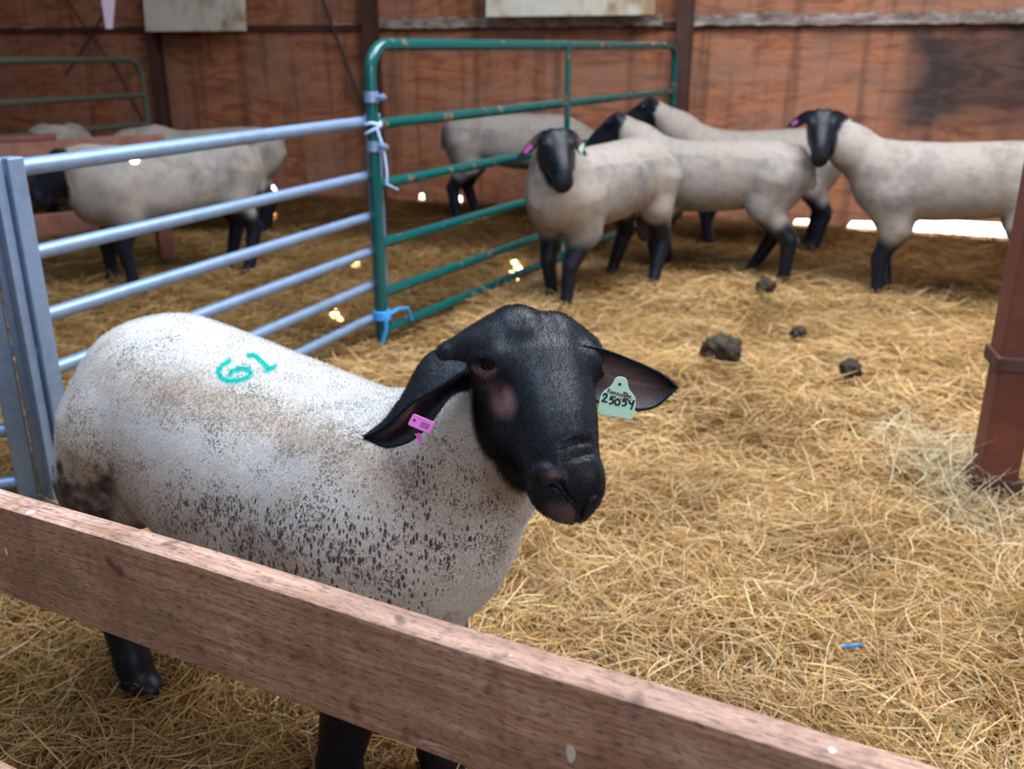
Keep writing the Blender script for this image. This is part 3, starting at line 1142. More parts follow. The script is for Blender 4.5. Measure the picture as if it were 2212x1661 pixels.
def set_attr(me, name, vals):
    a = me.attributes.new(name, 'FLOAT', 'POINT')
    a.data.foreach_set('value', np.asarray(vals, np.float32))


def sstep(a, b, x):
    t = np.clip((x - a) / (b - a), 0, 1)
    return t * t * (3 - 2 * t)


BODY = [(-.545, .665, .555, .045), (-.525, .720, .500, .095), (-.47, .770, .450, .145), (-.38, .792, .415, .172), (-.25, .792, .395, .188), (-.08, .780, .365, .205),
        (.10, .770, .348, .212), (.25, .772, .345, .200), (.36, .768, .355, .178), (.45, .735, .385, .140), (.505, .690, .44, .090), (.525, .62, .52, .040)]


RAM_BODY = [(-.425, .690, .600, .045), (-.405, .740, .560, .095), (-.36, .784, .520, .140), (-.29, .805, .475, .172), (-.19, .793, .405, .195), (-.05, .772, .362, .212),
            (.10, .752, .348, .218), (.25, .738, .345, .205), (.36, .728, .355, .180), (.45, .700, .385, .140), (.505, .660, .44, .090), (.525, .60, .52, .040)]


def sheep_mesh(p, axes, detail=False):
    """p: pose dictionary in the sheep's own frame (x forwards, y to its left, z up)"""
    st = [(x * p.get('len', 1), (z1 - .57) * p.get('hs', 1) + .57 + p.get('lift', 0), (z0 - .57) * p.get('hs', 1) + .57 + p.get('lift', 0), w * p.get('wid', 1)) for x, z1, z0, w in p.get('body', BODY)]
    body = [('+', loft((0, 0, 0), np.eye(3), st, 2.25), .03)]
    ln = p.get('len', 1)
    hb, sh = p.get('hip', -.36 * ln), .30 * ln
    legs, lr = [], p.get('lr', 1.0)
    for s, (fx, fy) in zip((-1, 1), p['hind']):
        kx, ky = fx - hb, fy - s * .11
        if 'hindpts' in p:
            pts = [(a, s * b_, c_) for a, b_, c_ in p['hindpts']] + [(fx - .02, fy, .075), (fx, fy, .018)]
            legs.append(leg_prims(pts, p['hindrad']))
            legs[-1].append(('+', ellip((fx + .012, fy, .022), (.044, .034, .028)), .012))
            legs[-1].append(('+', ellip((hb - .03, s * .09, .56), (.125, .085, .16)), .05))
            continue
        pts = [(hb, s * .105, .60), (hb + .035, s * .118, .45), (hb - .075 + kx * .55, s * .105 + ky * .6, .275), (fx - .028, fy, .075), (fx, fy, .018)]
        legs.append(leg_prims(pts, (.125, .082, .048 * lr, .0325 * lr, .034 * lr), .05))
        legs[-1].append(('+', ellip((fx + .012, fy, .020), (.036, .027, .022)), .012))
        legs[-1].append(('+', ellip((hb - .01, s * .085, .565), (.13, .085, .155)), .05))
    for s, (fx, fy) in zip((-1, 1), p['fore']):
        kx, ky = fx - .30, fy - s * .105
        pts = [(sh, s * .095, .56), (sh - .03, s * .115, .40), (sh + .015 + kx * .55, s * .105 + ky * .55, .235), (fx - .012, fy, .075), (fx, fy, .018)]
        legs.append(leg_prims(pts, (.125, .068 * lr ** .5, .042 * lr, .031 * lr, .033 * lr), .05))
        legs[-1].append(('+', ellip((fx + .012, fy, .020), (.036, .027, .022)), .012))
        legs[-1].append(('+', ellip((sh + .01, s * .10, .55), (.12, .075, .17)), .06))
    neck = []
    npts = p['neck']
    nr = p.get('neck_r', (.165, .135, .105))
    for i in range(len(npts) - 1):
        neck.append(('+', cone(npts[i], npts[i + 1], nr[i], nr[i + 1]), .06))
    rx = st[0][0] + .02
    if 'throat' in p:
        neck.append(('+', cone(p['throat'][0], p['throat'][1], .125, .058), .06))
    tail = [('+', cone((rx, 0, .68), (rx - .03, 0, .57), .035, .022), .03)]
    if p.get('ram'):
        tail.append(('+', ellip((-.40 * ln, 0, .32), (.05, .055, .085)), .03))
    head = head_prims(p['ho'], p['hR'], p.get('hS', 1.0), p.get('hW', 1.0), detail) + p.get('extra', [])
    allp = body + neck + sum(legs, []) + tail + head
    V, Q = mesh_field(axes, allp)
    x, y, z = [V[:, i] for i in range(3)]
    fh = np.min([f(x, y, z) for op, (f, _, _), _ in head if op == '+'], 0)
    fn = np.min([f(x, y, z) for _, (f, _, _), _ in neck + body], 0)
    q = (V - np.array(p['ho'])) @ np.array(p['hR'])
    hn = q[:, 0] / p.get('hS', 1)
    hs_ = np.abs(q[:, 1]) / p.get('hS', 1)
    isH = sstep(.030, .020, fh) * sstep(-.135, -.115, hn)
    wool = 1 - isH
    for L, lim in zip(legs, p.get('woolline', (.34, .34, .34, .34))):
        fl = np.min([f(x, y, z) for _, (f, _, _), _ in L], 0)
        wool = np.where((fl < fn + .012) & (z < .62), np.minimum(wool, sstep(lim - .035, lim + .035, z + .02 * np.sin(37 * x + 23 * y))), wool)
    if p.get('ram'):
        wool = np.where((z < .37) & (np.abs(y) < .075) & (x < -.3), .25, wool)
    return V, Q, wool, dict(hn=hn, fh=fh, fn=fn)


def rot_frame(yaw, pitch, roll=0.0):
    """head axes for a nose pointing along yaw (in the xy plane) and pitch below the horizontal"""
    h = np.array([math.cos(yaw), math.sin(yaw), 0])
    z = np.array([0, 0, 1.0])
    n = h * math.cos(pitch) - z * math.sin(pitch)
    u = h * math.sin(pitch) + z * math.cos(pitch)
    s = np.cross(u, n)
    cr, sr = math.cos(roll), math.sin(roll)
    s, u = s * cr + u * sr, u * cr - s * sr
    return np.stack([n, s, u], -1)


def std_ears(ho, R, S=1.0, droop=.5, back=.25, spread=1.0):
    out = []
    R, ho = np.array(R), np.array(ho)

    def P(n, s, u):
        s = math.copysign(.06 + (abs(s) - .06) * spread, s)
        return ho + R @ (np.array([n, s, u]) * S)
    for s in (-1, 1):
        b, d = back, droop
        up = [P(-.085, s * .060, -.010), P(-.085 - .02 * b, s * .105, -.010 - .02 * d), P(-.080 - .06 * b, s * .155, -.03 - .08 * d), P(-.06 - .1 * b, s * .205, -.04 - .16 * d)]
        lo = [P(-.045, s * .065, -.045), P(-.030, s * .105, -.055 - .03 * d), P(-.030 - .05 * b, s * .155, -.060 - .09 * d), P(-.06 - .1 * b, s * .207, -.043 - .16 * d)]
        cup = R @ np.array([-.012, 0, -.0]) * S + R @ np.array([0, 0, .010]) * S
        out.append((up, lo, cup))
    return out


# ------------------------------------------------------------------ flock behind
def tag_mesh(c, right, up, w, h, kind='flag'):
    """small ear tag plate: right/up unit vectors in the plane of the tag"""
    c, r, u = Vector(c), Vector(right), Vector(up)
    n = r.cross(u).normalized()
    mb = MB()
    if kind == 'flag':
        out = []
        half = [(.0, .5), (.10, .49), (.17, .43), (.20, .33), (.26, .22), (.40, .10), (.46, .02), (.49, -.10), (.50, -.40), (.47, -.47), (.42, -.50)]
        out = [(x * w, y * h) for x, y in half] + [(-x * w, y * h) for x, y in reversed(half[1:])]
    else:
        out = [(-.5 * w, -.38 * h), (-.44 * w, -.5 * h), (.5 * w, -.5 * h), (.5 * w, .5 * h), (-.44 * w, .5 * h), (-.5 * w, .38 * h)]
    mb.prism(out[::-1], c - n * .0009, r, u, n, .0018)
    return mb


def flock():
    specs = [
        # name label, position, heading (world angle deg), head: local offset, world yaw offset, pitch
        dict(lab='shorn black-faced sheep facing the camera in front of the green gate', lift=.03, pos=(.49, 5.10), hd=-133, head=(.530, .155, .850), hyaw=56, hp=52,
             hind=((-.36, -.20), (-.30, .13)), fore=((.32, -.08), (.40, .09)), tags=True, ram=True, droop=.85, back=-.25, spread=.85, dirt=.25, nx=.01),
        dict(lab='pale shorn sheep standing side-on with its rump to the sheep at the right', lift=.02, pos=(1.20, 5.64), hd=153, head=(.67, .02, .875), hyaw=8, hp=42,
             hind=((-.22, -.13), (-.44, .10)), fore=((.30, -.10), (.30, .10)), tags=False, droop=.4, dirt=.1, hl=.36),
        dict(lab='farthest shorn sheep with raised head behind two others near the wall', lift=.02, pos=(1.66, 6.42), hd=172, head=(.79, .0, .945), hyaw=-6, hp=36,
             hind=((-.36, -.11), (-.36, .11)), fore=((.30, -.10), (.30, .10)), tags=False, droop=.4, dirt=.1),
        dict(lab='shorn sheep at the right edge with drooping ears and purple tag facing the camera', lift=.075, pos=(2.39, 5.06), hd=158, head=(.70, .10, .925), hyaw=98, hp=56,
             hind=((-.40, -.12), (-.32, .12)), fore=((.30, .02), (.34, .12)), tags=True, droop=.95, dirt=.15, hl=.42),
        dict(lab='shorn sheep showing its rump behind the bars of the green gate', pos=(.02, 7.36), hd=-12, head=(.74, 0, .60), hyaw=0, hp=60,
             hind=((-.40, -.11), (-.30, .11)), fore=((.30, -.10), (.30, .10)), tags=False, droop=.5, dirt=.05),
        dict(lab='grey-patched shorn sheep behind the top rails of the silver hurdle at left', lift=-.025, pos=(-1.97, 5.42), hd=-141, head=(.60, -.06, .70), hyaw=-14, hp=50,
             hind=((-.34, -.10), (-.36, .12)), fore=((.34, -.12), (.30, .10)), tags=True, droop=.3, dirt=.3, paint=True, grey=True),
        dict(lab='pale sheep half hidden behind the grey-patched sheep at left', lift=-.03, pos=(-2.20, 6.78), hd=-174, head=(.70, 0, .62), hyaw=0, hp=55,
             hind=((-.36, -.11), (-.36, .11)), fore=((.30, -.10), (.30, .10)), tags=False, droop=.5, dirt=.25, grey=True),
        dict(lab='pale sheep of which only the back shows above the red-brown board fence', lift=-.11, pos=(-3.33, 7.05), hd=-66, head=(.66, 0, .56), hyaw=0, hp=55,
             hind=((-.36, -.11), (-.36, .11)), fore=((.30, -.10), (.30, .10)), tags=False, droop=.5, dirt=.1),
    ]
    for sp in specs:
        hd = math.radians(sp['hd'])
        ho = np.array(sp['head'])
        hR = rot_frame(math.radians(sp['hyaw']), math.radians(sp['hp']))
        nb = ho + hR @ np.array([-.055, 0, -.110])
        p = dict(hind=sp['hind'], fore=sp['fore'], neck=[(.30, 0, .62), tuple((np.array((.34, 0, .64)) * .45 + nb * .55)), tuple(nb)], neck_r=(.150, .112, .078), hs=.95, lift=sp.get('lift', .055),
                 ho=ho, hR=hR, hS=.92, ram=sp.get('ram'), woolline=(sp.get('hl', .36), sp.get('hl', .36), .34, .34))
        ax = (axis_grid(-.64, 1.08, .5, .9, .013, .009), axis_grid(-.34, .34, -.2, .2, .013, .010), axis_grid(-.015, 1.16, .5, 1.1, .012, .010))
        V, Q, wool, ex = sheep_mesh(p, ax)
        n0 = len(V)
        pink = np.zeros(n0)
        ears = std_ears(ho, hR, .95, sp['droop'], sp.get('back', .25), sp.get('spread', .85))
        frames = []
        for up, lo, cup in ears:
            EV, EF, inm, EN = ear_sheet(up, lo, cup, .004, 14, 7)
            Q = np.concatenate([Q, EF + len(V)])
            V = np.concatenate([V, EV])
            wool = np.r_[wool, np.zeros(len(EV))]
            pink = np.r_[pink, inm * .35]
            frames.append((EV, EN, len(EV) // 2))
        n = len(V)
        x, y, z = V.T
        nz = vnoise(x * 5 + 3 * y + sp['pos'][0] * 7, z * 5 - 2 * y + sp['pos'][1] * 5)
        dirt = sp['dirt'] * sstep(.45, .8, nz)
        spot = (sstep(.42, .75, vnoise(x * 4 + 7.7 + sp['pos'][0] * 3, z * 6 + y * 3)) * .55 + .12) * (1.5 if sp.get('grey') else 1.0) * (z < .72)
        paint = np.zeros(n)
        if sp.get('paint'):
            paint = .55 * np.exp(-(((x + .02) / .07) ** 2 + ((y - .10) / .05) ** 2)) * (z > .7)
        me = mesh_np('suffolk_sheep', V, Q)
        for k, v in (('wool', wool), ('pink', pink), ('dirt', dirt), ('spot', spot), ('paint', paint)):
            set_attr(me, k, v)
        o = obj('sheep', me, M['flock'], smooth=True)
        o.location = (sp['pos'][0], sp['pos'][1], float(ground_h(*sp['pos'])) - .005)
        o.rotation_euler = (0, 0, hd)
        o.scale = [sp.get('sc', 1.03)] * 3
        tag(o, sp['lab'], 'sheep', 'shorn black-faced sheep in the pens behind')
        # eyes
        for s in (-1, 1):
            c = ho + hR @ np.array([-.015, s * .073, -.033])
            bpy.ops.mesh.primitive_uv_sphere_add(segments=12, ring_count=8, radius=.0125, location=c)
            e = bpy.context.object
            e.name = 'eye'
            e.data.materials.append(M['eye'])
            e.parent = o
        if sp['tags']:
            for (EV, EN, h), s, mat, w, hh, kd in ((frames[0], -1, M['purpletag'], .050, .022, 'bar'), (frames[1], 1, M['greentag'], .040, .052, 'flag')):
                k = int(.60 * 14) * 7 + 3
                tocam = Vector((0, 0, CAM_H)) - Vector((sp['pos'][0], sp['pos'][1], .85))
                tocam = Matrix.Rotation(-hd, 3, 'Z') @ tocam
                if Vector(EN[k]).dot(tocam) < 0:
                    k += h
                nn = Vector(EN[k])
                r = (Vector(EV[k + 7]) - Vector(EV[k - 7])).normalized()
                u = nn.cross(r)
                if u.z < 0:
                    u, r = -u, -r
                c = Vector(EV[k]) + nn * .004 - u * .012
                tag_mesh(c, r, u, w, hh, kd).build('ear_tag', mat, o)


# ------------------------------------------------------------------ the ram in front
RAM_O = np.array([-.465, 1.61, 0])
RAM_A = math.radians(-34)
HEAD_W = np.array([.055, 1.211, .910])
HEAD_YAW, HEAD_PITCH, HEAD_ROLL, HEAD_S, HEAD_WD = 12.0, 30.0, -6.0, .92, 1.05


def to_local(Pw):
    d = np.asarray(Pw, float) - RAM_O
    c, s = math.cos(RAM_A), math.sin(RAM_A)
    return np.stack([d[..., 0] * c + d[..., 1] * s, -d[..., 0] * s + d[..., 1] * c, d[..., 2]], -1)


def to_world(Pl):
    Pl = np.asarray(Pl, float)
    c, s = math.cos(RAM_A), math.sin(RAM_A)
    return np.stack([Pl[..., 0] * c - Pl[..., 1] * s, Pl[..., 0] * s + Pl[..., 1] * c, Pl[..., 2]], -1) + RAM_O


def depth_pt(u, v, d):
    """point at distance d along the optical axis, in the ram's frame"""
    return to_local(np.array([0, 0, CAM_H]) + ray(u, v) * d)


def poly_dist(U, Vv, pts):
    best = np.full(U.shape, 1e9)
    for (x0, y0), (x1, y1) in zip(pts[:-1], pts[1:]):
        dx, dy = x1 - x0, y1 - y0
        t = np.clip(((U - x0) * dx + (Vv - y0) * dy) / (dx * dx + dy * dy + 1e-9), 0, 1)
        best = np.minimum(best, np.hypot(U - x0 - t * dx, Vv - y0 - t * dy))
    return best


def blob(U, Vv, cx, cy, rx, ry, rot=0.0):
    c, s = math.cos(math.radians(rot)), math.sin(math.radians(rot))
    a, b = (U - cx) * c + (Vv - cy) * s, -(U - cx) * s + (Vv - cy) * c
    return np.exp(-((a / rx) ** 2 + (b / ry) ** 2))


def ram():
    # head axes in world, then in the ram's own frame
    yaw_w = math.radians(-90 + HEAD_YAW)
    hRw = rot_frame(yaw_w, math.radians(HEAD_PITCH), math.radians(HEAD_ROLL))
    c, s = math.cos(-RAM_A), math.sin(-RAM_A)
    T = np.array([[c, -s, 0], [s, c, 0], [0, 0, 1]])
    hR = T @ hRw
    ho = to_local(HEAD_W)
    nb = ho + hR @ np.array([-.055, 0, -.120])
    p = dict(body=RAM_BODY, hip=-.270, hind=((-.300, -.140), (-.36, .12)), fore=((.27, -.115), (.40, .015)), lr=1.3, hindpts=[(-.27, .105, .60), (-.31, .12, .50), (-.405, .112, .395), (-.360, .13, .20)], hindrad=(.125, .105, .066, .044, .036, .038),
             neck=[(.33, -.0, .585), tuple(np.array((.40, -.01, .60)) * .5 + nb * .5), tuple(nb)], neck_r=(.160, .104, .066), throat=[(.41, -.01, .56), tuple(ho + hR @ np.array([.0, 0, -.155]))],
             ho=ho, hR=hR, hS=HEAD_S, hW=HEAD_WD, woolline=(.455, .455, .30, .30), wid=1.03)
    ax = (axis_grid(-.60, .86, .50, .84, .0075, .0026), axis_grid(-.30, .30, -.19, .12, .0075, .0026), axis_grid(-.012, 1.04, .60, 1.02, .0075, .0026))
    base = head_prims(ho, hR, HEAD_S, HEAD_WD, True)
    creases = [(on_head(base, L), r_) for L, r_ in NOSE]
    carve = []
    wing = on_head(base, [(1168, 1022), (1185, 1024), (1204, 1036)])
    for q0, q1 in zip(wing[:-1], wing[1:]):
        carve.append(('+', cone(q0 + hR[:, 0] * -.003, q1 + hR[:, 0] * -.003, .0075, .0065), .010))
    inw = -hR[:, 0] * .0016
    for pts_, r_ in creases:
        for q0, q1 in zip(pts_[:-1], pts_[1:]):
            carve.append(('-', cone(q0 + inw, q1 + inw, r_, r_), .003))
    for L, r_ in WRINKLES:
        pts_ = on_head(base, L)
        for q0, q1 in zip(pts_[:-1], pts_[1:]):
            carve.append(('-', cone(q0, q1, r_, r_), .010))
    p['extra'] = carve + [('+', cone(ho + hR @ np.array([-.065, -.035, -.050]), depth_pt(978, 774, 1.335), .048, .026), .03)]
    V, Q, wool, ex = sheep_mesh(p, ax, True)
    # normals for masks
    def quad_normals(V, Q):
        a, b, c_, d = V[Q[:, 0]], V[Q[:, 1]], V[Q[:, 2]], V[Q[:, 3]]
        return np.cross(c_ - a, d - b)
    pink = np.zeros(len(V))
    nbody = len(V)
    U0, V0 = px(to_world(V))
    rag = vnoise(V[:, 0] * 90 + V[:, 1] * 60, V[:, 2] * 70) - .5 + .7 * (vnoise(V[:, 0] * 30 + 4, V[:, 2] * 28 + V[:, 1] * 20) - .5)
    hock = sstep(1000, 1042, V0 + 55 * rag) * sstep(262, 236, U0 + 14 * rag) * (.80 + .5 * rag)
    wool = np.where((V[:, 1] < .05) & (V[:, 0] < -.15) & (V[:, 2] > .3), np.minimum(wool, 1 - np.clip(hock, 0, .92)), wool)
    # ears: edges as points in space
    def curve(L, d):
        d = np.interp(np.linspace(0, 1, len(L)), np.linspace(0, 1, len(d)), d)
        return [depth_pt(a, b, c_) for (a, b), c_ in zip(L, d)]
    front = curve([(1012, 800), (993, 809), (969, 826), (929, 849), (895, 868), (868, 890), (844, 913), (814, 934), (786, 945)], (1.29, 1.285, 1.29, 1.295))
    ridge = curve([(1016, 752), (993, 749), (962, 753), (929, 765), (908, 789), (891, 822), (872, 860), (832, 913), (786, 944)], (1.335, 1.335, 1.325, 1.30))
    inner = curve([(1014, 800), (990, 808), (960, 825), (930, 845), (905, 875), (882, 905), (858, 930), (826, 944), (788, 945)], (1.345, 1.345, 1.34, 1.305))
    lower = curve([(1014, 842), (990, 845), (969, 858), (949, 887), (929, 914), (905, 940), (876, 958), (835, 968), (788, 947)], (1.30, 1.275, 1.27, 1.296))
    up2 = curve([(1232, 742), (1281, 748), (1299, 752), (1333, 764), (1384, 784), (1428, 805), (1451, 822), (1463, 836)], (1.30, 1.31, 1.315, 1.31))
    mid2 = curve([(1232, 800), (1281, 808), (1299, 812), (1333, 822), (1384, 832), (1420, 838), (1446, 840), (1462, 837)], (1.32, 1.335, 1.335, 1.312))
    low2 = curve([(1228, 850), (1271, 860), (1299, 872), (1333, 881), (1384, 887), (1416, 880), (1438, 862), (1463, 838)], (1.28, 1.285, 1.295, 1.309))
    for guides, amt in (([front, ridge, inner, lower], .55), ([up2, mid2, low2], .50)):
        EV, EF, inm, EN = ear_sheet(guides, None, None, .0030, 44, 25)
        if len(guides) == 4:
            m_ = np.tile(np.linspace(0, 1, 25), 44)
            inm = inm * np.r_[sstep(.42, .6, m_), m_ * 0] * 1.2
        Q = np.concatenate([Q, EF + len(V)])
        V = np.concatenate([V, EV])
        wool = np.r_[wool, np.zeros(len(EV))]
        fold = .45 + .75 * vnoise(EV[:, 0] * 25 + EV[:, 2] * 140, EV[:, 2] * 90)
        pink = np.r_[pink, np.clip(inm * amt * fold, 0, .8)]
    n = len(V)
    W = to_world(V)
    U, Vv = px(W)
    VN = np.zeros((n, 3))
    qn = quad_normals(V, Q)
    for k in range(4):
        np.add.at(VN, Q[:, k], qn)
    VN /= np.linalg.norm(VN, axis=1, keepdims=True) + 1e-12
    x, y, z = V.T
    body = np.arange(n) < nbody
    near = (y < .06) & body
    # bare pinkish patches of the face
    face = body & (ex['hn'].repeat(1) > -.2 if False else True)
    hmask = np.zeros(n)
    hmask[:nbody] = 1 - wool[:nbody]
    pk = .95 * np.clip(1.5 * blob(U, Vv, 1086, 866, 26, 36, -18) - .25, 0, 1) + .28 * blob(U, Vv, 1048, 822, 40, 18, 35)
    pk += .26 * np.clip(1.4 * blob(U, Vv, 1222, 1110, 46, 26, 12) - .2, 0, 1) + .25 * blob(U, Vv, 1192, 1030, 16, 14)
    ec, EB = eye_frame(ho, hR, HEAD_S, HEAD_WD, -1)
    qe = (V - ec) @ EB
    lid = np.exp(-((np.hypot(qe[:, 0] / .0215, qe[:, 1] / .0125) - 1.1) / .16) ** 2) * (.36 * (qe[:, 1] < -.002))
    pk += lid
    pink = np.clip(pink + pk * hmask, 0, .9)
    for ln_, r_ in creases:
        for q0, q1 in zip(ln_[:-1], ln_[1:]):
            ab = q1 - q0
            t_ = np.clip(((V - q0) @ ab) / (ab @ ab), 0, 1)
            pink *= sstep(r_, r_ + .004, np.linalg.norm(V - q0 - t_[:, None] * ab, axis=1))
    # flecks, dirt and raddle mark on the fleece
    low = sstep(.74, .46, z)
    shoulder = blob(U, Vv, 740, 1210, 280, 130, 20) + .75 * blob(U, Vv, 430, 1120, 220, 70, 22) + .9 * blob(U, Vv, 900, 1160, 170, 150) + .6 * blob(U, Vv, 1060, 1180, 60, 70) + .7 * blob(U, Vv, 880, 1010, 60, 60) + .55 * blob(U, Vv, 560, 1180, 200, 90, 18)
    hi = blob(U, Vv, 700, 930, 200, 80, 20) * .35 + blob(U, Vv, 400, 870, 120, 60, 20) * .28 + .30 * blob(U, Vv, 200, 960, 60, 140)
    spot = np.clip(.08 + .80 * shoulder + hi, 0, .95) * near + .12 * ~near
    spot *= 1 - .8 * blob(U, Vv, 830, 1040, 50, 60) - .6 * blob(U, Vv, 1000, 1290, 70, 80)
    spot = np.clip(spot, 0, 1)
    dirt = np.clip(.75 * blob(U, Vv, 640, 930, 260, 55, 22) + .55 * blob(U, Vv, 360, 850, 130, 60, 15) + .4 * blob(U, Vv, 850, 1020, 80, 70)
                   + .95 * blob(U, Vv, 200, 1050, 70, 60) + .3 * blob(U, Vv, 170, 930, 40, 120), 0, 1) * near
    six = [(1370, 495), (1325, 525), (1302, 562), (1318, 598), (1362, 618), (1420, 617), (1472, 597), (1500, 572), (1486, 548), (1440, 542), (1396, 556), (1370, 580)]
    one = [(1484, 466), (1524, 466), (1560, 500), (1605, 542)]
    foot = [(1588, 556), (1642, 531)]
    f = lambda L: [(a / 2.765, 600 + b / 2.765) for a, b in L]
    d = np.minimum(np.minimum(poly_dist(U, Vv, f(six)), poly_dist(U, Vv, f(one))), poly_dist(U, Vv, f(foot)))
    paint = sstep(7.0, 4.2, d) * near * (z > .6)
    paint = np.clip(paint + .12 * blob(U, Vv, 520, 812, 50, 30, 20) * near * (z > .6), 0, 1)
    me = mesh_np('suffolk_ram', V, Q)
    for k, v in (('wool', wool), ('pink', pink), ('dirt', dirt), ('spot', spot), ('paint', paint)):
        set_attr(me, k, v)
    o = obj('sheep', me, M['sheep'], smooth=True)
    o.location = RAM_O
    o.rotation_euler = (0, 0, RAM_A)
    tag(o, 'large shorn black-faced ram marked 61 standing behind the front board', 'sheep')

    # hair: short fleece and face coat
    tri = np.concatenate([Q[:, [0, 1, 2]], Q[:, [0, 2, 3]]])
    A, B, Cc = V[tri[:, 0]], V[tri[:, 1]], V[tri[:, 2]]
    tn = np.cross(B - A, Cc - A)
    area = np.linalg.norm(tn, axis=1) / 2
    tw = wool[tri].mean(1)
    near_t = (V[tri].mean(1)[:, 1] < .16) | (V[tri].mean(1)[:, 0] > .35)

    def hair(name, mat, weight, count, length, radius, flow, jitter, seed):
        r = np.random.default_rng(seed)
        w = area * weight
        idx = r.choice(len(tri), count, p=w / w.sum())
        b = r.random((count, 2))
        fl = b.sum(1) > 1
        b[fl] = 1 - b[fl]
        b0 = 1 - b.sum(1)
        bc = np.stack([b0, b[:, 0], b[:, 1]], -1)
        root = (V[tri[idx]] * bc[..., None]).sum(1)
        nr = (VN[tri[idx]] * bc[..., None]).sum(1)
        nr /= np.linalg.norm(nr, axis=1, keepdims=True) + 1e-9
        fv = flow(root, nr)
        fv = fv - nr * (fv * nr).sum(1, keepdims=True)
        dirn = nr * (1 - jitter[0]) + fv * jitter[0] + r.normal(0, jitter[1], (count, 3))
        dirn /= np.linalg.norm(dirn, axis=1, keepdims=True)
        L = length * r.uniform(.6, 1.25, (count, 1))
        bend = r.normal(0, .35, (count, 3)) + fv * .6
        p0 = root - nr * .0005
        p1 = root + dirn * L * .5 + bend * L * .10
        p2 = root + dirn * L + bend * L * .34
        hc = bpy.data.hair_curves.new(name)
        hc.add_curves([3] * count)
        pos = np.stack([p0, p1, p2], 1).reshape(-1, 3).astype(np.float32)
        hc.position_data.foreach_set('vector', pos.ravel())
        rad = np.tile(np.array([1.0, .8, .25], np.float32), count) * radius
        ra = hc.attributes.get('radius') or hc.attributes.new('radius', 'FLOAT', 'POINT')
        ra.data.foreach_set('value', rad)
        for k, vals in (('wool', wool), ('pink', pink), ('dirt', dirt), ('spot', spot), ('paint', paint)):
            vv = (vals[tri[idx]] * bc).sum(1)
            a = hc.attributes.new(k, 'FLOAT', 'POINT')
            a.data.foreach_set('value', np.repeat(vv, 3).astype(np.float32))
        hc.materials.append(mat)
        ho_ = bpy.data.objects.new(name, hc)
        C.objects.link(ho_)
        ho_.parent = o
        ho_['kind'] = 'stuff'
        return ho_
    hair('fleece', M['sheep'], (tw > .5) * near_t * 1.0, 190000, .0046, .00021, lambda P, N: np.array([-.3, 0, -.9]) + 0 * P, (.35, .42), 1)
    nose = hR[:, 0]

    def face_flow(P, N):
        f_ = np.tile(nose * .6, (len(P), 1)) + np.array([0, 0, -.4])
        ear = np.linalg.norm(P - (ho + hR @ np.array([0, 0, -.06])), axis=1) > .135
        f_[ear] = (P[ear] - ho) / np.linalg.norm(P[ear] - ho, axis=1, keepdims=True)
        return f_
    bald = np.ones(len(tri))
    for sgn in (-1, 1):
        ec, EB = eye_frame(ho, hR, HEAD_S, HEAD_WD, sgn)
        qe = (V[tri].mean(1) - ec) @ EB
        bald *= np.hypot(qe[:, 0] / .0225, qe[:, 1] / .0112) > 1
    tc = V[tri].mean(1)
    for ln_, r_ in creases:
        for q0, q1 in zip(ln_[:-1], ln_[1:]):
            ab = q1 - q0
            t_ = np.clip(((tc - q0) @ ab) / (ab @ ab), 0, 1)
            bald *= np.linalg.norm(tc - q0 - t_[:, None] * ab, axis=1) > r_ - .0004
    hair('face_coat', M['sheep'], (tw < .5) * (V[tri].mean(1)[:, 2] > .5) * bald, 110000, .0042, .00013, face_flow, (.72, .20), 2)

    # eyes
    for sgn in (-1, 1):
        ec, B = eye_frame(ho, hR, HEAD_S, HEAD_WD, sgn)
        ec = ec - B[:, 2] * .0180 - B[:, 1] * .0010
        bpy.ops.mesh.primitive_uv_sphere_add(segments=32, ring_count=20, radius=.0205, location=ec)
        e = bpy.context.object
        e.name = 'eye'
        e.data.materials.append(M['eye'])
        e.data.polygons.foreach_set('use_smooth', [True] * len(e.data.polygons))
        e.parent = o

    # ear tags --------------------------------------------------------------
    def frame_from_px(cxy, d, rxy, uxy):
        """tag plane nearly facing the camera; pixel directions give its right and up"""
        c0 = depth_pt(*cxy, d)
        r = depth_pt(cxy[0] + rxy[0], cxy[1] + rxy[1], d + rxy[2]) - c0
        r /= np.linalg.norm(r)
        u = depth_pt(cxy[0] + uxy[0], cxy[1] + uxy[1], d + uxy[2]) - c0
        u -= r * (u @ r)
        u /= np.linalg.norm(u)
        return Vector(c0), Vector(r), Vector(u)
    dG = 1.262
    c0, r, u = frame_from_px((1336, 857), dG, (100, 16, .0), (14, -100, .0))
    nrm = r.cross(u)
    pxm = dG / FPX
    g = tag_mesh(c0, r, u, 80 * pxm, 88 * pxm).build('ear_tag', M['greentag'], o, bevel=.0006)
    tag(g, 'pale green flag ear tag with handwritten number')

    def stroke(mb, pts, wd, zoff):
        """flat pen stroke in tag coordinates (pixels from the tag centre, y up)"""
        P = [c0 + r * (a * pxm) + u * (b * pxm) + nrm * zoff for a, b in pts]
        for A_, B_ in zip(P[:-1], P[1:]):
            dd = (B_ - A_).normalized()
            sd = dd.cross(nrm) * (wd * pxm / 2)
            A2, B2 = A_ - dd * (wd * pxm * .3), B_ + dd * (wd * pxm * .3)
            mb.add([A2 - sd, A2 + sd, B2 + sd, B2 - sd], [(0, 1, 2, 3)])
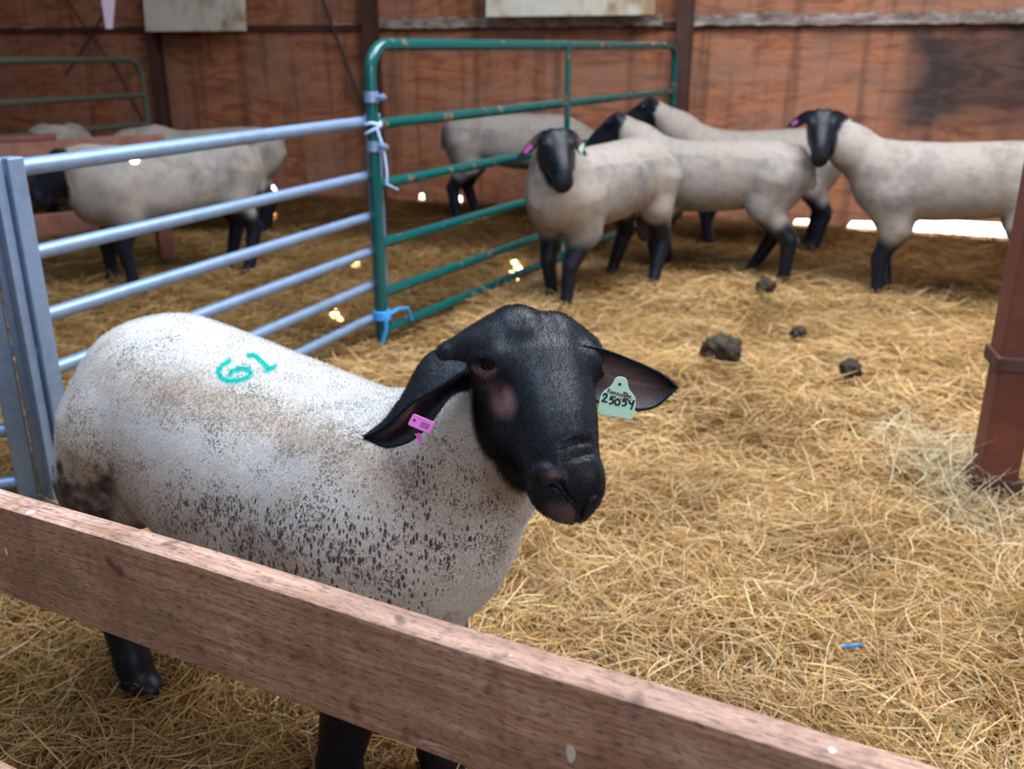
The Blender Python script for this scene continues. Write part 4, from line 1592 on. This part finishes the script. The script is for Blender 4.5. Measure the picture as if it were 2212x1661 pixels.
    digits = {
        '2': [(0, 9), (3, 13), (7, 12), (8, 8), (4, 2), (0, -4), (5, -4), (10, -4)],
        '5': [(11, 10), (3, 10), (1, 4), (6, 5), (9, 1), (7, -4), (1, -6)],
        '0': [(5, 7), (1, 4), (0, -2), (3, -6), (8, -6), (11, -2), (10, 4), (5, 7)],
        '4': [(0, 8), (1, 2), (7, 1), (9, 9), (8, 0), (6, -10)],
    }
    mb = MB()
    for ch, x0, y0 in (('2', -33, -11), ('5', -18, -12), ('0', -6, -12), ('5', 10, -12), ('4', 25, -12)):
        stroke(mb, [(x0 + a * .98, y0 + b * .98) for a, b in digits[ch]], 4.3, .0013)
    mb.build('lettering', M['ink'], g)
    mb = MB()
    for x0, y0, L in ((-25, 8, 'S'), (-18, 6, 'r'), (-12, 6, 'n'), (-5, 5, 'r'), (2, 4, 'r'), (9, 6, 'R'), (16, 5, 'n'), (22, 3, 'y')):
        h = 8 if L in 'SR' else 5
        stroke(mb, [(x0, y0 - 3), (x0 + 1, y0 + h - 2), (x0 + 4, y0 + h - 3), (x0 + 3, y0), (x0 + 6, y0 - 3)], 2.2, .0013)
    stroke(mb, [(3, -3), (12, -4), (24, -6)], 2.2, .0013)
    stroke(mb, [(10, 8), (17, 11), (20, 3), (11, 2), (18, 7)], 2.6, .0013)
    mb.build('faded_lettering', M['brownink'], g)
    mb = MB()
    q = c0 + r * (-1.5 * pxm) + u * (27 * pxm)
    mb.tube([q + nrm * .0009, q + nrm * .0016], 3.2 * pxm, 14)
    mb.build('pin_hole', M['hole'], g)
    mb = MB()
    c1 = c0 - nrm * .010
    mb.prism([(-8 * pxm, -47 * pxm), (8 * pxm, -47 * pxm), (3 * pxm, -51 * pxm), (-3 * pxm, -52 * pxm)], c1, r, u, nrm, .002)
    mb.build('tag_back', M['greentag'], g)
    mb = MB()
    mb.tube([q - nrm * .012, q], .003, 8)
    mb.build('tag_pin', M['greentag'], g)

    dP = 1.245
    c0, r, u = frame_from_px((910, 915), dP, (100, 42, -.02), (28, -100, .02))
    nrm = r.cross(u)
    pxm = dP / FPX
    b = tag_mesh(c0, r, u, 55 * pxm, 29 * pxm, 'bar').build('ear_tag', M['purpletag'], o, bevel=.0008)
    tag(b, 'magenta strip ear tag')
    mb = MB()
    for x0, x1, y0, y1 in ((0, 9, -6, 5), (11, 20, -6, 5)):
        mb.prism([(x0 * pxm, y0 * pxm), (x1 * pxm, y0 * pxm), (x1 * pxm, y1 * pxm), (x0 * pxm, y1 * pxm)], c0 + nrm * .0009, r, u, nrm, .0004)
    mb.build('printed_panel', M['purpleprint'], b)
    mb = MB()
    q = c0 + r * (-17 * pxm) + u * (1 * pxm)
    mb.tube([q + nrm * .0008, q + nrm * .0015], 2.6 * pxm, 12)
    mb.build('pin_hole', M['hole'], b)
    mb = MB()
    mb.tube([q - nrm * .014, q], .003, 8)
    mb.build('tag_pin', M['purpletag'], b)
    mb = MB()
    e0 = Vector(depth_pt(905, 940, 1.268))
    r2 = (Vector(depth_pt(915, 940, 1.268)) - e0).normalized()
    u2 = (Vector(depth_pt(902, 930, 1.268)) - e0).normalized()
    s_ = pxm
    mb.prism([(-8 * s_, 4 * s_), (-6 * s_, -8 * s_), (-6 * s_, -24 * s_), (1 * s_, -20 * s_), (3 * s_, -10 * s_), (6 * s_, -4 * s_), (4 * s_, 6 * s_)], e0, r2, u2, r2.cross(u2), .002)
    mb.build('tag_back', M['purpletag'], b)
    # whiskers on the chin and a few long eyebrow hairs
    rr = np.random.default_rng(11)
    mb = MB()
    for k in range(26):
        s0 = rr.uniform(-.034, .034)
        n0_ = rr.uniform(.15, .215)
        a = ho + hR @ (np.array([n0_, s0 * HEAD_WD, -.118 + .1 * max(0, n0_ - .19)]) * HEAD_S)
        dv = hR @ np.array([rr.uniform(0, .5), s0 * 12, -1.0])
        dv /= np.linalg.norm(dv)
        Lw = rr.uniform(.012, .028)
        mb.tube([a, a + dv * Lw * .6, a + dv * Lw + hR[:, 0] * .003], .00022, 4, r2=.00008)
    mb.build('whiskers', M['wire'], o)
    return o


# ------------------------------------------------------------------ straw
def straw_part(n, region, lens, wid, seed, lift, tilt, colf, clumps=0.0):
    r = np.random.default_rng(seed)
    P = region(r, n)
    n = len(P)
    L = r.uniform(*lens, n) * r.uniform(.6, 1.3, n)
    w = r.uniform(*wid, n)
    a = r.uniform(0, 2 * np.pi, n)
    a = np.where(r.random(n) < clumps, (vnoise(P[:, 0] * 3, P[:, 1] * 3) * 7 + r.normal(0, .5, n)), a)
    pit = np.abs(r.normal(0, tilt, n)) * np.sign(r.random(n) - .35)
    pit = np.clip(pit, -.5, 1.1)
    curl = r.normal(0, .55, n)
    sag = r.normal(-.10, .20, n)
    k = 5
    t = np.linspace(-.5, .5, k)
    d = np.stack([np.cos(a), np.sin(a)], -1)
    sdir = np.stack([-np.sin(a), np.cos(a)], -1)
    z0 = ground_h(P[:, 0], P[:, 1]) + lift[0] + (lift[1] - lift[0]) * r.random(n) ** 1.6
    ctr = np.zeros((n, k, 3))
    for j, tj in enumerate(t):
        off = curl * (tj * tj - .08) * L
        ctr[:, j, 0] = P[:, 0] + d[:, 0] * tj * L + sdir[:, 0] * off
        ctr[:, j, 1] = P[:, 1] + d[:, 1] * tj * L + sdir[:, 1] * off
        ctr[:, j, 2] = z0 + np.sin(pit) * (tj + .15) * L + sag * (tj * tj) * L
    g = ground_h(ctr[..., 0], ctr[..., 1]) - .006
    ctr[..., 2] = np.maximum(ctr[..., 2], g + .004 * r.random((n, 1)))
    roll = r.uniform(-.9, .9, n)
    sv = np.stack([sdir[:, 0] * np.cos(roll), sdir[:, 1] * np.cos(roll), np.sin(roll)], -1) * (w / 2)[:, None]
    tap = np.array([.6, 1, 1, .95, .45])
    Lf = ctr + sv[:, None] * tap[None, :, None]
    Rt = ctr - sv[:, None] * tap[None, :, None]
    V = np.stack([Lf, Rt], 2).reshape(-1, 3)
    base = (np.arange(n) * k * 2)[:, None]
    j = np.arange(k - 1)[None] * 2
    Fq = np.stack([base + j, base + j + 1, base + j + 3, base + j + 2], -1).reshape(-1, 4)
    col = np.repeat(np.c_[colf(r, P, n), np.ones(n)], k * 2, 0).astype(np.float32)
    return V, Fq, col


PAL = np.array([(.62, .45, .22), (.70, .55, .31), (.52, .34, .13), (.44, .27, .095), (.76, .64, .42), (.58, .40, .20), (.40, .33, .16), (.36, .20, .07), (.66, .50, .34)])


def straw_color(r, P, n):
    c = PAL[r.integers(0, len(PAL), n)] * r.uniform(.7, 1.15, (n, 1)) * np.array([1.03, .92, .76])
    x, y = P[:, 0], P[:, 1]
    # painted shade beyond the gates, by the wall, at the board; random soiled patches
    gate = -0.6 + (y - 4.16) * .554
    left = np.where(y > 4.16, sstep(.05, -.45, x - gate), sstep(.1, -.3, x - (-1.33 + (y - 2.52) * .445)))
    wall_shade = sstep(2.6, 1.75, wall_y(x) - y + .4 * (vnoise(x * 3, y * 3) - .5))
    front_shade = sstep(.45, -.10, y - (1.30 - .503 * x))
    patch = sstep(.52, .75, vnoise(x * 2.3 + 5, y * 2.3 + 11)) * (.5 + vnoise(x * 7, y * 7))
    s = np.clip(.62 * left + 0.62 * front_shade + .48 * patch, 0, .9)[:, None]
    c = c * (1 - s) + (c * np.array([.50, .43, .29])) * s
    w_ = (wall_shade * .92)[:, None]
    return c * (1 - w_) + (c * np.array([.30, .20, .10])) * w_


def straw():
    def region_far(r, n):
        y = 1.0 + (8.6 - 1.0) * r.random(int(n * 2.4)) ** .92
        x = r.uniform(-1, 1, len(y)) * (.62 * y + .8)
        ok = (y < wall_y(x) - .12)
        P = np.stack([x, y], -1)[ok]
        return P[:n]

    def region_near(r, n):
        y = .55 + 2.4 * r.random(n)
        x = r.uniform(-1, 1, n) * (.60 * y + .35)
        return np.stack([x, y], -1)
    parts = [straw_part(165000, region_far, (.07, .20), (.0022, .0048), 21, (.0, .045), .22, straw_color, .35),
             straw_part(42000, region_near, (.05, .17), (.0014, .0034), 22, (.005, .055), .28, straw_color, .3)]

    # fluffed-up straw heap against the rust-red column
    pc = on_z(2163, 1080)

    def region_heap(r, n):
        return np.stack([r.normal(pc[0] - .11, .08, n), r.normal(pc[1] + .10, .17, n)], -1)

    def pale(r, P, n):
        return np.array([(.62, .52, .34)]) * r.uniform(.7, 1.15, (n, 1))
    parts.append(straw_part(650, region_heap, (.10, .26), (.002, .0045), 23, (.01, .09), .7, pale))
    off, Vs, Fs = 0, [], []
    for V, Fq, _ in parts:
        Vs.append(V)
        Fs.append(Fq + off)
        off += len(V)
    me = mesh_np('bedding', np.concatenate(Vs), np.concatenate(Fs))
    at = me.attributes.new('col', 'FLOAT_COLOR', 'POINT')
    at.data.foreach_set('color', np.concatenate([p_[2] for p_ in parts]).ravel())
    o = obj('straw_bedding', me, M['straw'])
    tag(o, 'loose golden straw bedding spread over the whole pen floor', 'straw', kind='stuff')

    # dung clods
    for u, v, s, lab in ((1552, 800, .078, 'largest dark manure clod on the straw to the right of the ram'),
                         (1832, 838, .046, 'small dark manure clod between the large clod and the rust-red column'),
                         (1652, 645, .050, 'dark manure clod on the straw just in front of the side-on sheep'),
                         (1722, 738, .036, 'smallest dark manure clod between two others on the straw')):
        p = on_z(u, v)
        bpy.ops.mesh.primitive_ico_sphere_add(subdivisions=4, radius=1.0, location=(0, 0, 0))
        o = bpy.context.object
        o.name = 'manure_clod'
        me = o.data
        V = np.array([tuple(q.co) for q in me.vertices])
        rr = 1 + .45 * (vnoise(V[:, 0] * 2.2 + u, V[:, 1] * 2.2 + V[:, 2] * 1.7) - .5) + .35 * (vnoise(V[:, 0] * 5 + V[:, 2] * 4, V[:, 1] * 5 + u) - .5)
        V = V * rr[:, None] * np.array([s, s * .95, s * .85])
        me.vertices.foreach_set('co', V.astype(np.float32).ravel())
        me.polygons.foreach_set('use_smooth', [True] * len(me.polygons))
        me.materials.append(M['dung'])
        o.location = (p[0], p[1], float(ground_h(p[0], p[1])) + .048 + s * .35)
        tag(o, lab, 'manure', 'manure clods on the straw')
    # scrap of blue twine in the straw
    p = Vector(on_z(1830, 1462))
    p.z = float(ground_h(p.x, p.y)) + .055
    mb = MB()
    mb.tube([p + Vector((-.018, .004, 0)), p + Vector((-.004, -.004, .008)), p + Vector((.012, .003, .004)), p + Vector((.022, .0, .009))], .004, 7)
    o = mb.build('twine_scrap', M['twine'], smooth=True)
    tag(o, 'short scrap of blue twine lying on the straw at lower right', 'twine')


# ------------------------------------------------------------------ sun flecks through nail holes in the roof
def sun_flecks():
    P = [at_y(293, 357, 5.24), on_z(606, 548), on_z(440, 590), on_z(480, 578), on_z(770, 574), on_z(726, 684), on_z(1110, 598), on_z(1119, 579), at_y(598, 388, 6.75)]
    for k, p in enumerate(P):
        ld = bpy.data.lights.new('sun_fleck', 'SPOT')
        ld.spot_size = math.radians(1.5)
        ld.spot_blend = 0.1
        ld.shadow_soft_size = 0.002
        ld.energy = 60000
        ld.color = (.95, .98, 1.0)
        o = bpy.data.objects.new('sun_fleck', ld)
        C.objects.link(o)
        src = Vector(p) + (Vector((.5, -1.5, .75)) if k in (0, 8) else Vector((-.55, -.9, 1.5)))
        o.location = src
        o.rotation_euler = (Vector(p) - src).to_track_quat('-Z', 'Y').to_euler()


build_room()
green_gate()
hurdle('silver galvanised sheep hurdle of six rails ending at the green gate', (-1.326, 2.52, 0), (-.614, 4.245, 0), (1.0, .77, .591, .433, .279, .128))
hurdle('silver galvanised hurdle whose end post just enters at the left edge', (-1.435, 2.50, 0), (-2.75, 3.16 - 1.3, 0), (1.0, .77, .591, .43, .264, .10))
olive_gate()
back_rail()
board_fence()
rust_column()
flock()
ram()
straw()
sun_flecks()
